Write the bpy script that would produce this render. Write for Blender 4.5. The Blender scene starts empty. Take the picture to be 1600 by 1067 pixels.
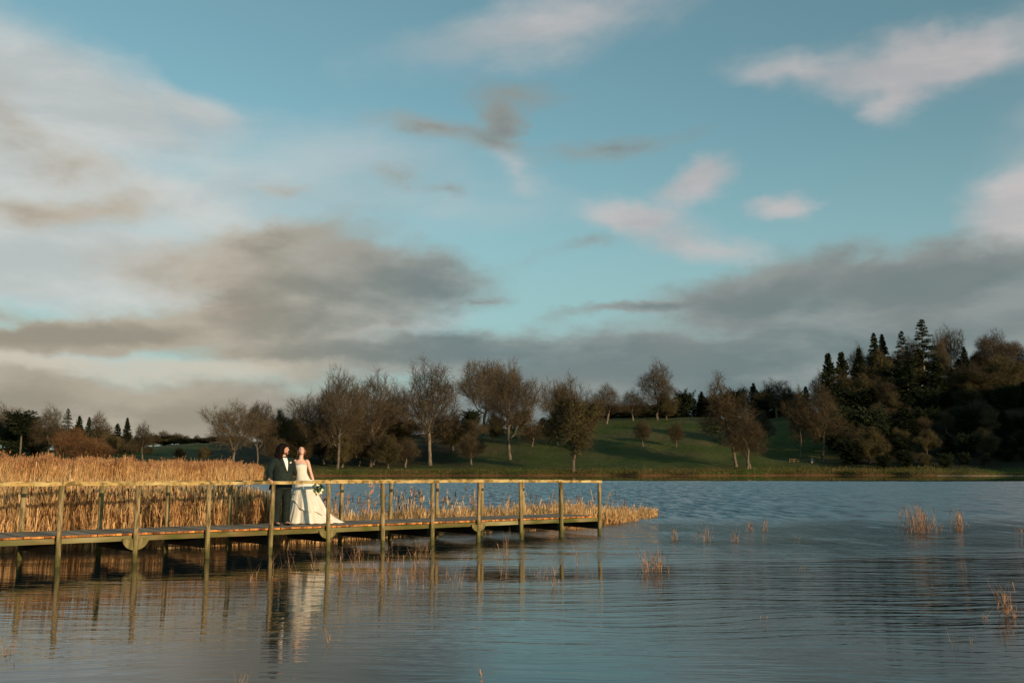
import bpy, bmesh, math, random
import numpy as np
from mathutils import Vector, Matrix

# ---------------------------------------------------------------- camera, sky, sun, exposure
W, HGT, F = 1600.0, 1067.0, 1600.0 * 35 / 36
CAM_H = 1.75
HORIZON = 733.5
PITCH = math.atan((HORIZON - HGT / 2) / F)
scene = bpy.context.scene
cam_d = bpy.data.cameras.new("camera")
cam = bpy.data.objects.new("camera", cam_d)
scene.collection.objects.link(cam)
cam.location = (0, 0, CAM_H)
cam.rotation_euler = (math.pi / 2 + PITCH, 0, 0)
cam_d.lens = 35
cam_d.sensor_width = 36
cam_d.clip_end = 6000
cam_d.clip_start = 0.1
scene.camera = cam
scene.view_settings.view_transform = 'Standard'
scene.view_settings.look = 'None'
scene.view_settings.exposure = 0
scene.view_settings.gamma = 1
CP, SP = math.cos(PITCH), math.sin(PITCH)

SUN_AZ = (0.669, -0.743)          # horizontal direction towards the sun
SUN_EL = math.radians(7.5)
sun_dir = Vector((SUN_AZ[0] * math.cos(SUN_EL), SUN_AZ[1] * math.cos(SUN_EL), math.sin(SUN_EL))).normalized()
sd = bpy.data.lights.new("sun", 'SUN')
sd.energy = 5.0
sd.angle = math.radians(0.6)
sd.color = (1.0, 0.74, 0.47)
sun = bpy.data.objects.new("sun", sd)
scene.collection.objects.link(sun)
sun.rotation_euler = sun_dir.to_track_quat('Z', 'Y').to_euler()


def ray(px, py):
    a = (px - 800) / F
    b = (HGT / 2 - py) / F
    return (a, CP - SP * b, SP + CP * b)


def at(px, py, Y):
    """the point seen at a pixel at forward distance Y"""
    r = ray(px, py)
    k = Y / r[1]
    return Vector((r[0] * k, Y, CAM_H + r[2] * k))


def onz(px, py, z=0.0):
    r = ray(px, py)
    k = (z - CAM_H) / r[2]
    return Vector((r[0] * k, r[1] * k, z))


def azel(px, py):
    r = ray(px, py)
    return math.atan2(r[0], r[1]), math.atan2(r[2], math.hypot(r[0], r[1]))


# ---- world: Nishita sky with a procedural cloud deck laid out by azimuth and elevation
world = bpy.data.worlds.new("World")
scene.world = world
world.use_nodes = True
nt = world.node_tree
nt.nodes.clear()


class G:
    def __init__(s, nt):
        s.nt = nt

    def n(s, t, **kw):
        nd = s.nt.nodes.new(t)
        for k, v in kw.items():
            setattr(nd, k, v)
        return nd

    def put(s, sock, v):
        if isinstance(v, bpy.types.NodeSocket):
            s.nt.links.new(v, sock)
        elif isinstance(v, (tuple, list)) and len(v) == 3 and sock.type == 'RGBA':
            sock.default_value = (*v, 1)
        else:
            sock.default_value = v

    def m(s, op, a, b=0.0, c=None, clamp=False):
        nd = s.n('ShaderNodeMath', operation=op)
        nd.use_clamp = clamp
        s.put(nd.inputs[0], a)
        if op not in ('SINE', 'SQRT', 'ABSOLUTE', 'ARCSINE', 'COSINE'):
            s.put(nd.inputs[1], b)
        if c is not None:
            s.put(nd.inputs[2], c)
        return nd.outputs[0]

    def mix(s, f, a, b, mode='MIX'):
        nd = s.n('ShaderNodeMix', data_type='RGBA', blend_type=mode)
        s.put(nd.inputs['Factor'], f)
        s.put(nd.inputs[6], a)
        s.put(nd.inputs[7], b)
        return nd.outputs[2]

    def ss(s, v, lo, hi, a=0.0, b=1.0):
        nd = s.n('ShaderNodeMapRange', interpolation_type='SMOOTHSTEP')
        s.put(nd.inputs[0], v)
        nd.inputs[1].default_value = lo
        nd.inputs[2].default_value = hi
        nd.inputs[3].default_value = a
        nd.inputs[4].default_value = b
        return nd.outputs[0]

    def noise(s, vec, scale, detail=4, rough=0.55, dist=0.0):
        nd = s.n('ShaderNodeTexNoise')
        s.put(nd.inputs['Vector'], vec)
        nd.inputs['Scale'].default_value = scale
        nd.inputs['Detail'].default_value = detail
        nd.inputs['Roughness'].default_value = rough
        nd.inputs['Distortion'].default_value = dist
        return nd.outputs['Fac']

    def xyz(s, x, y, z=0.0):
        nd = s.n('ShaderNodeCombineXYZ')
        s.put(nd.inputs[0], x)
        s.put(nd.inputs[1], y)
        s.put(nd.inputs[2], z)
        return nd.outputs[0]

    def sep(s, v):
        nd = s.n('ShaderNodeSeparateXYZ')
        s.put(nd.inputs[0], v)
        return nd.outputs

    def mapping(s, vec, scale=(1, 1, 1), loc=(0, 0, 0), rot=(0, 0, 0)):
        nd = s.n('ShaderNodeMapping')
        s.put(nd.inputs[0], vec)
        nd.inputs['Scale'].default_value = scale
        nd.inputs['Location'].default_value = loc
        nd.inputs['Rotation'].default_value = rot
        return nd.outputs[0]


def lin(r, g, b):
    f = lambda c: (c / 255 / 12.92) if c <= 10 else ((c / 255 + .055) / 1.055) ** 2.4
    return (f(r), f(g), f(b))


g = G(nt)
out = g.n('ShaderNodeOutputWorld')
sky = g.n('ShaderNodeTexSky', sky_type='NISHITA')
sky.sun_disc = False
sky.sun_elevation = SUN_EL
sky.sun_rotation = math.atan2(SUN_AZ[0], SUN_AZ[1])
sky.altitude = 0
sky.air_density = 1.0
sky.dust_density = 0.6
sky.ozone_density = 2.0
tc = g.n('ShaderNodeTexCoord')
X, Y_, Z_ = g.sep(tc.outputs['Generated'])
az = g.m('ARCTAN2', X, Y_)
el = g.m('ARCSINE', Z_)
# domain warp so that every cloud edge is ragged
base_vec = g.xyz(az, g.m('MULTIPLY', el, 1.7), 0.0)
w1 = g.m('SUBTRACT', g.noise(base_vec, 5.0, 5, 0.6), 0.5)
w2 = g.m('SUBTRACT', g.noise(g.mapping(base_vec, loc=(3.1, 7.7, 1.3)), 5.0, 5, 0.6), 0.5)
azw = g.m('ADD', az, g.m('MULTIPLY', w1, 0.16))
elw = g.m('ADD', el, g.m('MULTIPLY', w2, 0.085))


def blob(px, py, rx, ry, rot=0.0, s=1.0):
    """soft elliptical density centred on a direction; rx, ry in pixels of arc"""
    a0, e0 = azel(px, py)
    da = g.m('SUBTRACT', azw, a0)
    de = g.m('SUBTRACT', elw, e0)
    c, sn = math.cos(math.radians(rot)), math.sin(math.radians(rot))
    ra, re = rx / F, ry / F
    u = g.m('ADD', g.m('MULTIPLY', da, c / ra), g.m('MULTIPLY', de, sn / ra))
    v = g.m('ADD', g.m('MULTIPLY', da, -sn / re), g.m('MULTIPLY', de, c / re))
    d2 = g.m('ADD', g.m('MULTIPLY', u, u), g.m('MULTIPLY', v, v))
    return g.m('MULTIPLY', g.m('SUBTRACT', 1.0, g.m('SQRT', d2)), s)


def field(blobs, k=1.0):
    acc = None
    for b in blobs:
        v = blob(*b)
        if acc is None:
            acc = v
        else:
            nd = g.n('ShaderNodeMath', operation='SMOOTH_MAX')
            g.put(nd.inputs[0], acc)
            g.put(nd.inputs[1], v)
            nd.inputs[2].default_value = 0.35
            acc = nd.outputs[0]
    return acc


fine = g.noise(base_vec, 11.0, 9, 0.60, 0.25)
fine2 = g.noise(g.mapping(base_vec, scale=(1, 1.7, 1), loc=(5, 2, 9)), 7.0, 7, 0.52, 0.2)
wisp = g.noise(g.mapping(base_vec, scale=(1, 2.0, 1), rot=(0, 0, -0.35)), 4.0, 7, 0.55, 0.3)
#HEADER_END
# sky colour: the Nishita sky, graded towards the teal of a late winter afternoon
hs = g.n('ShaderNodeHueSaturation')
g.put(hs.inputs['Color'], sky.outputs[0])
hs.inputs['Hue'].default_value = 0.485
hs.inputs['Saturation'].default_value = 0.74
SKY_STRENGTH = 0.1
K = 1.0 / SKY_STRENGTH
skyc = g.mix(1.0, hs.outputs[0], (1.24, 1.66, 1.58), 'MULTIPLY')


def colr(r, g_, b):
    c = lin(r, g_, b)
    return tuple(x * K for x in c)


# paler air low down
skyc = g.mix(g.ss(el, 0.02, 0.36, 0.72, 0.0), skyc, colr(156, 186, 188))


# thin high white cloud
whiteb = [(60, 140, 430, 115, -14, 1.15), (20, 240, 320, 110, 0, 1.1), (310, 170, 150, 50, -22, .85),
          (60, 412, 400, 80, 0, 1.6), (250, 330, 330, 90, -8, .85), (420, 290, 380, 120, 0, .5), (0, 330, 300, 90, 0, 1.1),
          (1450, 88, 150, 48, 4, 1.1), (1405, 122, 75, 62, 70, .95), (1290, 100, 150, 34, -8, .62),
          (1095, 278, 95, 46, 20, 1.05), (990, 338, 110, 32, -4, .95), (1075, 375, 160, 32, -16, .65),
          (1235, 318, 62, 26, 0, .75), (1610, 330, 100, 110, -20, .95), (1590, 50, 160, 50, 10, .25),
          (850, 40, 330, 55, 12, .55), (800, 262, 80, 24, -30, .42), (560, 280, 240, 70, -6, .35),
          (1900, 200, 300, 150, 0, .8), (-350, 200, 300, 150, 0, 1.0), (2300, 100, 300, 120, 10, .8),
          (-100, 560, 400, 45, 0, .8), (330, 470, 170, 22, 0, .7), (600, 505, 170, 20, 4, .75)]
wf = g.m('ADD', field(whiteb), g.m('MULTIPLY', g.m('SUBTRACT', wisp, 0.5), 0.6))
wf = g.m('ADD', wf, g.m('MULTIPLY', g.m('SUBTRACT', fine, 0.5), 0.22))
wmask = g.ss(wf, -0.12, 0.8)
wcol = g.mix(g.ss(az, -0.45, 0.2), colr(212, 211, 206), colr(203, 194, 192))
wtex = g.ss(g.noise(g.mapping(base_vec, scale=(1, 1.8, 1), loc=(8, 3, 5), rot=(0, 0, -0.3)), 5.0, 6, 0.6, 0.3), 0.35, 0.7)
wcol = g.mix(g.m('MULTIPLY', wtex, 0.6), wcol, g.mix(g.ss(az, -0.45, 0.2), colr(168, 172, 172), colr(160, 162, 166)))
wamt = g.m('MULTIPLY', wmask, 0.84)

# lower grey-brown cloud banks
darkb = [(110, 250, 150, 55, -14, .36), (110, 335, 165, 42, 0, .62), (10, 180, 90, 40, -20, .2),
         (430, 385, 190, 48, 14, .9), (600, 425, 250, 75, -6, 1.05), (420, 440, 260, 70, -4, .9),
         (180, 520, 430, 40, 8, 1.3), (450, 490, 360, 56, 6, 1.2), (750, 472, 90, 14, 0, .6), (-60, 490, 120, 24, -8, .5),
         (1000, 486, 180, 18, 8, .9), (1190, 450, 230, 66, 10, 1.3), (1430, 445, 360, 78, 0, 1.4),
         (1400, 530, 520, 90, 0, 1.15), (1750, 500, 400, 120, 0, 1.1),
         (640, 550, 520, 50, -2, 1.2), (1000, 575, 520, 66, 0, 1.4), (350, 640, 900, 75, 0, 1.2), (1100, 660, 900, 100, 0, 1.5),
         (775, 190, 90, 55, 50, .72), (665, 212, 120, 28, -8, .62), (800, 140, 130, 34, 6, .55), (765, 232, 110, 26, -14, .6),
         (465, 300, 80, 16, 0, .40), (615, 288, 46, 20, 0, .38), (692, 300, 50, 14, 0, .34), (960, 222, 180, 22, 8, .42),
         (1390, 392, 60, 12, 10, .5), (900, 385, 110, 16, 14, .35),
         (-400, 400, 300, 90, 5, .9), (2200, 350, 300, 60, 0, .8), (-700, 600, 500, 100, 0, 1.0), (2300, 620, 600, 110, 0, 1.2)]
df = g.m('ADD', field(darkb), g.m('MULTIPLY', g.m('SUBTRACT', fine, 0.5), 0.6))
df = g.m('ADD', df, g.m('MULTIPLY', g.m('SUBTRACT', fine2, 0.5), 0.4))
dmask = g.ss(df, 0.0, 0.62)
damt = g.m('MULTIPLY', dmask, 0.95)
# thicker parts darker, thin rims paler; broad tonal drift from warm in the west to slate in the east
thick = g.ss(g.m('ADD', df, g.m('MULTIPLY', g.m('SUBTRACT', fine2, 0.5), 2.2)), 0.25, 1.15)
east = g.ss(az, -0.34, 0.0)
dcol_hi = g.mix(east, colr(188, 177, 160), colr(146, 155, 153))
dcol_lo = g.mix(east, colr(148, 141, 126), colr(110, 125, 127))
blot = g.ss(g.noise(g.mapping(base_vec, scale=(1, 1.6, 1), loc=(1, 4, 2)), 3.2, 4, 0.5), 0.38, 0.62)
dcol = g.mix(thick, dcol_hi, dcol_lo)
dcol = g.mix(g.m('MULTIPLY', blot, 0.45), dcol, g.mix(east, colr(158, 146, 128), colr(138, 138, 133)))

c1 = g.mix(wamt, skyc, wcol)
c2 = g.mix(damt, c1, dcol)
# pale break under the western bank and the horizon glow there
gl = [(60, 575, 330, 22, 3, 1.0), (300, 572, 300, 24, 3, 1.0), (-300, 600, 300, 40, 0, 1.0)]
gf = g.m('ADD', field(gl), g.m('MULTIPLY', g.m('SUBTRACT', fine2, 0.5), 0.9))
c3 = g.mix(g.m('MULTIPLY', g.ss(gf, 0.05, 0.8), 0.8), c2, colr(203, 195, 178))
bg = g.n('ShaderNodeBackground')
g.put(bg.inputs[0], c3)
bg.inputs[1].default_value = SKY_STRENGTH
nt.links.new(bg.outputs[0], out.inputs[0])
world.cycles.sampling_method = 'MANUAL'
world.cycles.sample_map_resolution = 512

# ---------------------------------------------------------------- helpers
COL = scene.collection


def tag(o, label=None, cat=None, group=None, kind=None):
    if label:
        o['label'] = label
    if cat:
        o['category'] = cat
    if group:
        o['group'] = group
    if kind:
        o['kind'] = kind
    return o


def link(name, data, parent=None):
    o = bpy.data.objects.new(name, data)
    COL.objects.link(o)
    if parent is not None:
        o.parent = parent
    return o


def empty(name, loc=(0, 0, 0), rz=0.0):
    o = link(name, None)
    o.location = loc
    o.rotation_euler = (0, 0, rz)
    o.empty_display_size = 0.2
    return o


def mesh_np(name, verts, faces, mats, mi=None, smooth=False):
    """faces: an (n,3) or (n,4) array, or a list of such arrays; mi: matching material index arrays"""
    me = bpy.data.meshes.new(name)
    if not isinstance(faces, list):
        faces = [faces]
        mi = [mi] if mi is not None else None
    verts = np.asarray(verts, dtype=np.float32).reshape(-1, 3)
    faces = [np.asarray(f, dtype=np.int32) for f in faces]
    keep = [i for i, f in enumerate(faces) if len(f)]
    mi = [mi[i] for i in keep] if mi is not None else None
    faces = [faces[i] for i in keep]
    me.vertices.add(len(verts))
    me.vertices.foreach_set('co', verts.ravel())
    loops = np.concatenate([f.ravel() for f in faces])
    tot = np.concatenate([np.full(len(f), f.shape[1], dtype=np.int32) for f in faces])
    start = np.concatenate([[0], np.cumsum(tot)[:-1]]).astype(np.int32)
    me.loops.add(len(loops))
    me.loops.foreach_set('vertex_index', loops)
    me.polygons.add(len(tot))
    me.polygons.foreach_set('loop_start', start)
    if mi is not None:
        me.polygons.foreach_set('material_index', np.concatenate([np.asarray(m, dtype=np.int32) for m in mi]))
    if smooth:
        me.polygons.foreach_set('use_smooth', np.ones(len(tot), dtype=bool))
    me.update(calc_edges=True)
    for m in (mats if isinstance(mats, (list, tuple)) else [mats]):
        me.materials.append(m)
    return me


class MB:
    """collects shapes, builds ONE mesh"""

    def __init__(s):
        s.v, s.f, s.m = [], [], []

    def add(s, vs, fs, m=0):
        o = len(s.v)
        s.v += [tuple(v) for v in vs]
        s.f += [tuple(i + o for i in f) for f in fs]
        s.m += [m] * len(fs)

    def box(s, c, size, R=None, m=0, taper=0.0):
        hx, hy, hz = size[0] / 2, size[1] / 2, size[2] / 2
        vs = []
        for z in (-1, 1):
            k = 1 - taper if z > 0 else 1
            for x, y in ((-1, -1), (1, -1), (1, 1), (-1, 1)):
                p = Vector((x * hx * k, y * hy * k, z * hz))
                if R is not None:
                    p = R @ p
                vs.append(p + Vector(c))
        s.add(vs, [(0, 3, 2, 1), (4, 5, 6, 7), (0, 1, 5, 4), (1, 2, 6, 5), (2, 3, 7, 6), (3, 0, 4, 7)], m)

    def loft(s, rings, m=0, cap=True, closed=True):
        n = len(rings[0])
        o = len(s.v)
        for r in rings:
            s.v += [tuple(p) for p in r]
        cnt = 0
        for i in range(len(rings) - 1):
            for j in range(n if closed else n - 1):
                k = (j + 1) % n
                s.f.append((o + i * n + j, o + i * n + k, o + (i + 1) * n + k, o + (i + 1) * n + j))
                cnt += 1
        if cap and closed:
            s.f.append(tuple(o + j for j in reversed(range(n))))
            s.f.append(tuple(o + (len(rings) - 1) * n + j for j in range(n)))
            cnt += 2
        s.m += [m] * cnt

    def tube(s, pts, rad, n=8, m=0, flat=1.0, side=None):
        """tapered tube along pts; flat squashes it along the second frame axis"""
        pts = [Vector(p) for p in pts]
        if not isinstance(rad, (list, tuple)):
            rad = [rad] * len(pts)
        rings = []
        prev = Vector(side) if side is not None else None
        for i, p in enumerate(pts):
            a = pts[max(i - 1, 0)]
            b = pts[min(i + 1, len(pts) - 1)]
            t = (b - a).normalized()
            if prev is None:
                prev = Vector((1, 0, 0)) if abs(t.x) < .8 else Vector((0, 1, 0))
            u = (prev - t * prev.dot(t)).normalized()
            w = t.cross(u)
            prev = u
            r = rad[i]
            rings.append([p + u * (r * math.cos(2 * math.pi * k / n)) + w * (r * flat * math.sin(2 * math.pi * k / n)) for k in range(n)])
        s.loft(rings, m)

    def ball(s, c, r, n=12, m=0, R=None):
        r = (r, r, r) if not isinstance(r, (tuple, list)) else r
        rings = []
        k = max(6, n // 2 + 2)
        for i in range(k + 1):
            a = math.pi * (i + .02) / (k + .04)
            ring = []
            for j in range(n):
                p = Vector((r[0] * math.sin(a) * math.cos(2 * math.pi * j / n), r[1] * math.sin(a) * math.sin(2 * math.pi * j / n), -r[2] * math.cos(a)))
                if R is not None:
                    p = R @ p
                ring.append(p + Vector(c))
            rings.append(ring)
        s.loft(rings, m)

    def mesh(s, name, mats, smooth=False):
        me = bpy.data.meshes.new(name)
        me.from_pydata(s.v, [], s.f)
        for q in (mats if isinstance(mats, (list, tuple)) else [mats]):
            me.materials.append(q)
        if len(set(s.m)) > 1:
            me.polygons.foreach_set('material_index', s.m)
        if smooth:
            me.polygons.foreach_set('use_smooth', [True] * len(me.polygons))
        me.update()
        return me

    def build(s, name, mats, parent=None, smooth=False):
        return link(name, s.mesh(name, mats, smooth), parent)


def remesh_obj(o, voxel=0.008, smooth_it=4, disp=None):
    """fuse overlapping shapes into one continuous surface and bake it"""
    md = o.modifiers.new('r', 'REMESH')
    md.mode = 'VOXEL'
    md.voxel_size = voxel
    md.use_smooth_shade = True
    sm = o.modifiers.new('s', 'SMOOTH')
    sm.iterations = smooth_it
    sm.factor = 0.5
    dg = bpy.context.evaluated_depsgraph_get()
    dg.update()
    me = bpy.data.meshes.new_from_object(o.evaluated_get(dg))
    old = o.data
    o.modifiers.clear()
    mats = [m for m in old.materials]
    o.data = me
    if not me.materials:
        for m in mats:
            me.materials.append(m)
    bpy.data.meshes.remove(old)
    return o


# ---------------------------------------------------------------- materials
def mat(name, base, rough=0.8, var=None, scale=3.0, bump=0.0, bscale=20.0, stretch=(1, 1, 1), spec=0.3,
        coord='Object', trans=0.0, detail=5, lo=0.35, hi=0.65, rnd=0.0, island=0.0, var2=None):
    """procedural material: base/var mixed by noise, optional bump, per-object and per-island variation"""
    m = bpy.data.materials.new(name)
    m.use_nodes = True
    t = m.node_tree
    t.nodes.clear()
    q = G(t)
    o = q.n('ShaderNodeOutputMaterial')
    b = q.n('ShaderNodeBsdfPrincipled')
    b.inputs['Roughness'].default_value = rough
    b.inputs['Specular IOR Level'].default_value = spec
    t.links.new(b.outputs[0], o.inputs[0])
    c = q.n('ShaderNodeTexCoord')
    vec = q.mapping(c.outputs[coord], scale=stretch)
    colv = base
    if var is not None:
        nz = q.noise(vec, scale, detail, 0.6)
        colv = q.mix(q.ss(nz, lo, hi), base, var)
    if var2 is not None:
        nz2 = q.noise(q.mapping(vec, loc=(9, 4, 2)), scale * 0.37, 3, 0.5)
        colv = q.mix(q.ss(nz2, 0.45, 0.7), colv, var2)
    if rnd or island:
        f = 1.0
        if rnd:
            oi = q.n('ShaderNodeObjectInfo')
            f = q.m('ADD', q.m('MULTIPLY', oi.outputs['Random'], rnd * 2), 1 - rnd)
        if island:
            ge = q.n('ShaderNodeNewGeometry')
            fi = q.m('ADD', q.m('MULTIPLY', ge.outputs['Random Per Island'], island * 2), 1 - island)
            f = q.m('MULTIPLY', f, fi)
        hv = q.n('ShaderNodeHueSaturation')
        q.put(hv.inputs['Value'], f)
        q.put(hv.inputs['Color'], colv)
        colv = hv.outputs[0]
    q.put(b.inputs['Base Color'], colv)
    if bump:
        bn = q.n('ShaderNodeBump')
        bn.inputs['Strength'].default_value = 1.0
        bn.inputs['Distance'].default_value = bump
        q.put(bn.inputs['Height'], q.noise(vec, bscale, 5, 0.6))
        t.links.new(bn.outputs[0], b.inputs['Normal'])
    if trans:
        tr = q.n('ShaderNodeBsdfTranslucent')
        q.put(tr.inputs[0], colv)
        mx = q.n('ShaderNodeMixShader')
        mx.inputs[0].default_value = trans
        t.links.new(b.outputs[0], mx.inputs[1])
        t.links.new(tr.outputs[0], mx.inputs[2])
        t.links.new(mx.outputs[0], o.inputs[0])
    return m


M_ground = mat('meadow', (0.045, 0.066, 0.013), 0.95, (0.074, 0.085, 0.022), 0.09, var2=(0.085, 0.072, 0.030), spec=0.1, bump=0.5, bscale=0.5)
M_bark = mat('bark', (0.075, 0.06, 0.04), 0.9, (0.19, 0.155, 0.11), 1.2, stretch=(3, 3, .7), bump=0.02, bscale=6, spec=0.1, rnd=0.25)
M_twig = mat('twigs', (0.060, 0.046, 0.028), 0.9, (0.095, 0.072, 0.042), 0.5, spec=0.05, rnd=0.3)
M_twigred = mat('red_twigs', (0.105, 0.054, 0.026), 0.9, (0.15, 0.082, 0.038), 0.6, spec=0.05, rnd=0.2)
M_ivy = mat('ivy_leaves', (0.052, 0.050, 0.013), 0.7, (0.098, 0.084, 0.024), 0.7, spec=0.2, rnd=0.2, island=0.3)
M_needle = mat('needles', (0.012, 0.019, 0.008), 0.8, (0.024, 0.033, 0.013), 0.6, spec=0.1, rnd=0.3, island=0.2)
M_reed = mat('reed_straw', (0.74, 0.50, 0.25), 0.8, (0.56, 0.35, 0.15), 2.5, spec=0.12, island=0.38, trans=0.35, var2=(0.50, 0.29, 0.12))
M_tuft = mat('weathered_reed', (0.46, 0.27, 0.15), 0.85, (0.30, 0.16, 0.09), 3, spec=0.1, island=0.4, trans=0.25)
M_cattail = mat('cattail_head', (0.075, 0.026, 0.012), 0.95, (0.14, 0.05, 0.022), 9, spec=0.05, island=0.3)
M_plume = mat('reed_plume', (0.38, 0.18, 0.085), 0.95, (0.52, 0.28, 0.13), 2, spec=0.05, island=0.3, trans=0.25)
M_post = mat('post_wood', (0.115, 0.078, 0.034), 0.85, (0.34, 0.25, 0.125), 5, stretch=(3, 3, .6), bump=0.012, bscale=22, var2=(0.15, 0.125, 0.045), spec=0.12, lo=.38, hi=.6)
M_rail = mat('rail_wood', (0.42, 0.28, 0.10), 0.85, (0.15, 0.105, 0.035), 7, lo=.42, hi=.58, bump=0.014, bscale=26, var2=(0.52, 0.40, 0.18), spec=0.15)
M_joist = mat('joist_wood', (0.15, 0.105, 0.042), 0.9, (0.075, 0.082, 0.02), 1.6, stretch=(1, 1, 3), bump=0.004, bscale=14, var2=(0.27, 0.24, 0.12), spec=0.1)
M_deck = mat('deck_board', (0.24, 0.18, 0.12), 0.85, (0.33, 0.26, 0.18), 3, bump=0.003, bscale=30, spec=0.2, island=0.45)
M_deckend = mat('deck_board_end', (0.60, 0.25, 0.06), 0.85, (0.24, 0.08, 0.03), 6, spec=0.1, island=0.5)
M_under = mat('dark_wood', (0.035, 0.028, 0.02), 0.8, (0.06, 0.045, 0.03), 3, bump=0.004, spec=0.2)  # dark timber for cross beams, inner joists, rear plates and stage posts
M_mud = mat('bank_mud', (0.10, 0.05, 0.025), 0.9, (0.05, 0.04, 0.02), 0.8, bump=0.08, bscale=2, spec=0.2)
M_stone = mat('pale_stone', (0.42, 0.38, 0.32), 0.9, (0.3, 0.27, 0.22), 2, bump=0.01, bscale=8)

# posts: dark wet band with algae where the water laps
t = M_post.node_tree
q = G(t)
bs = [n for n in t.nodes if n.type == 'BSDF_PRINCIPLED'][0]
geo = q.n('ShaderNodeNewGeometry')
zz_ = q.sep(geo.outputs['Position'])[2]
nzz = q.noise(geo.outputs['Position'], 9.0, 3, 0.6)
hz = q.m('ADD', zz_, q.m('MULTIPLY', q.m('SUBTRACT', nzz, 0.5), 0.16))
prev = bs.inputs['Base Color'].links[0].from_socket
c_ = q.mix(q.ss(hz, 0.10, 0.22), (0.045, 0.040, 0.016), prev)
c_ = q.mix(q.ss(hz, 0.42, 0.62), q.mix(0.45, c_, (0.12, 0.12, 0.035)), c_)
q.put(bs.inputs['Base Color'], c_)

# ---------------------------------------------------------------- terrain and water
CREST = [(-6000, 260, 700), (-1500, 380, 705), (-300, 430, 706), (0, 440, 703), (180, 480, 704), (250, 520, 697), (330, 520, 692),
         (450, 460, 690), (600, 440, 685), (760, 430, 671), (860, 430, 664), (950, 430, 656), (1100, 430, 652), (1200, 430, 655),
         (1280, 425, 645), (1340, 420, 618), (1420, 415, 604), (1500, 415, 598), (1600, 415, 590), (1800, 400, 570), (2300, 370, 575), (2900, 300, 560), (3500, 180, 190), (4700, 155, 170), (5600, 150, 560), (9000, 150, 690)]  # includes a tall unseen hill far right, added to shade the eastern wood
SHORE = [(-6000, 60), (-3000, 110), (-1200, 190), (-300, 235), (150, 245), (440, 262), (520, 276), (680, 284), (900, 288), (1000, 280), (1100, 284),
         (1150, 288), (1250, 292), (1400, 288), (1500, 282), (1650, 276), (2000, 240), (2500, 200), (3500, 115), (6000, 90)]


def tab(tb, x, j):
    return float(np.interp(x, [r[0] for r in tb], [r[j] for r in tb]))


def hash2(x, y):
    return (math.sin(x * 0.071 + 1.3) * math.sin(y * 0.083 + .4) + math.sin(x * .19 + y * .13) * .5 + math.sin(x * .43 - y * .37 + 2) * .25)


def ground_z(x, y):
    d = math.hypot(x, y)
    if y <= 0.17 * abs(x):
        # land behind and beside the camera
        edge = 6 + abs(x) * 0.55
        s = min(max((d - edge) / 3, 0), 1)
        return -1.2 + (1.2 + 0.4) * s + max(0, d - edge) * 0.02
    px = 800 + F * x / y
    dd = y                                    # forward distance, as the tables are in forward distance
    sh = tab(SHORE, px, 1) + 2.2 * math.sin(px * 0.021) + 1.2 * math.sin(px * .073 + 1)
    cr = tab(CREST, px, 1)
    cy = tab(CREST, px, 2)
    cz = CAM_H + (HORIZON - cy) / F * cr
    if dd < sh:
        return max(-1.5, -(sh - dd) * 0.4)
    t = dd - sh
    bank = 1.15 * (1 - math.exp(-t / 0.9))
    u = min(max((dd - sh - 4) / (cr - sh - 4), 0), 1.0)
    su = u * u * (3 - 2 * u) * 0.75 + u * 0.25
    z = bank + (cz - 1.15) * su
    if u >= 1:
        z = cz - (dd - cr) * 0.06
    z += hash2(x, y) * 0.35 * min(u * 4, 1)
    z += 0.18 * math.sin(x * 0.55) * math.sin(x * .21 + y * 0.4) * min(t / 1.5, 1) * (1 - min(u * 6, 1))
    return z


def build_terrain():
    # a polar sheet round the camera; dense where the photograph looks
    az_list = []
    for k in range(361):
        az_list.append(math.radians(-40 + 80 * k / 360))
    for k in range(1, 90):
        az_list.append(math.radians(40 + 280 * k / 90))
    rad = [2, 5, 8, 14, 25, 45, 80, 120, 160, 200, 225, 235, 245, 255] + [260 + .9 * i for i in range(50)] + [306 + 6 * i for i in range(40)] + [560, 620, 720, 900, 1300, 2000, 3000]
    vs, fs = [], []
    n = len(az_list)
    for r in rad:
        for a in az_list:
            inner = abs(a) <= math.radians(40.01)
            if inner:
                y = r
                x = r * math.tan(a)
            else:
                x, y = r * math.sin(a), r * math.cos(a)
                k = 1.0 / math.cos(math.radians(40))
                x, y = x * k, y * k
            z = ground_z(x, y)
            if r > 900:
                z = min(z, 8.0)
                z = max(z, 2.0)
            vs.append((x, y, z))
    for i in range(len(rad) - 1):
        for j in range(n):
            k = (j + 1) % n
            fs.append((i * n + j, i * n + k, (i + 1) * n + k, (i + 1) * n + j))
    me = mesh_np('terrain', vs, np.array(fs), M_ground, smooth=True)
    me.flip_normals()
    return link('terrain', me)


ter = build_terrain()
tag(ter, 'green parkland slope rising from the lake shore', None, None, 'structure')

# terrain material: meadow green, rough tawny grass and mud near the waterline by height
t = M_ground.node_tree
q = G(t)
bs = [n for n in t.nodes if n.type == 'BSDF_PRINCIPLED'][0]
geo = q.n('ShaderNodeNewGeometry')
pz = q.sep(geo.outputs['Position'])[2]
nzz = q.noise(geo.outputs['Position'], 0.35, 5, 0.65)
prev = bs.inputs['Base Color'].links[0].from_socket
hz = q.m('ADD', pz, q.m('MULTIPLY', q.m('SUBTRACT', nzz, 0.5), 2.2))
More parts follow.
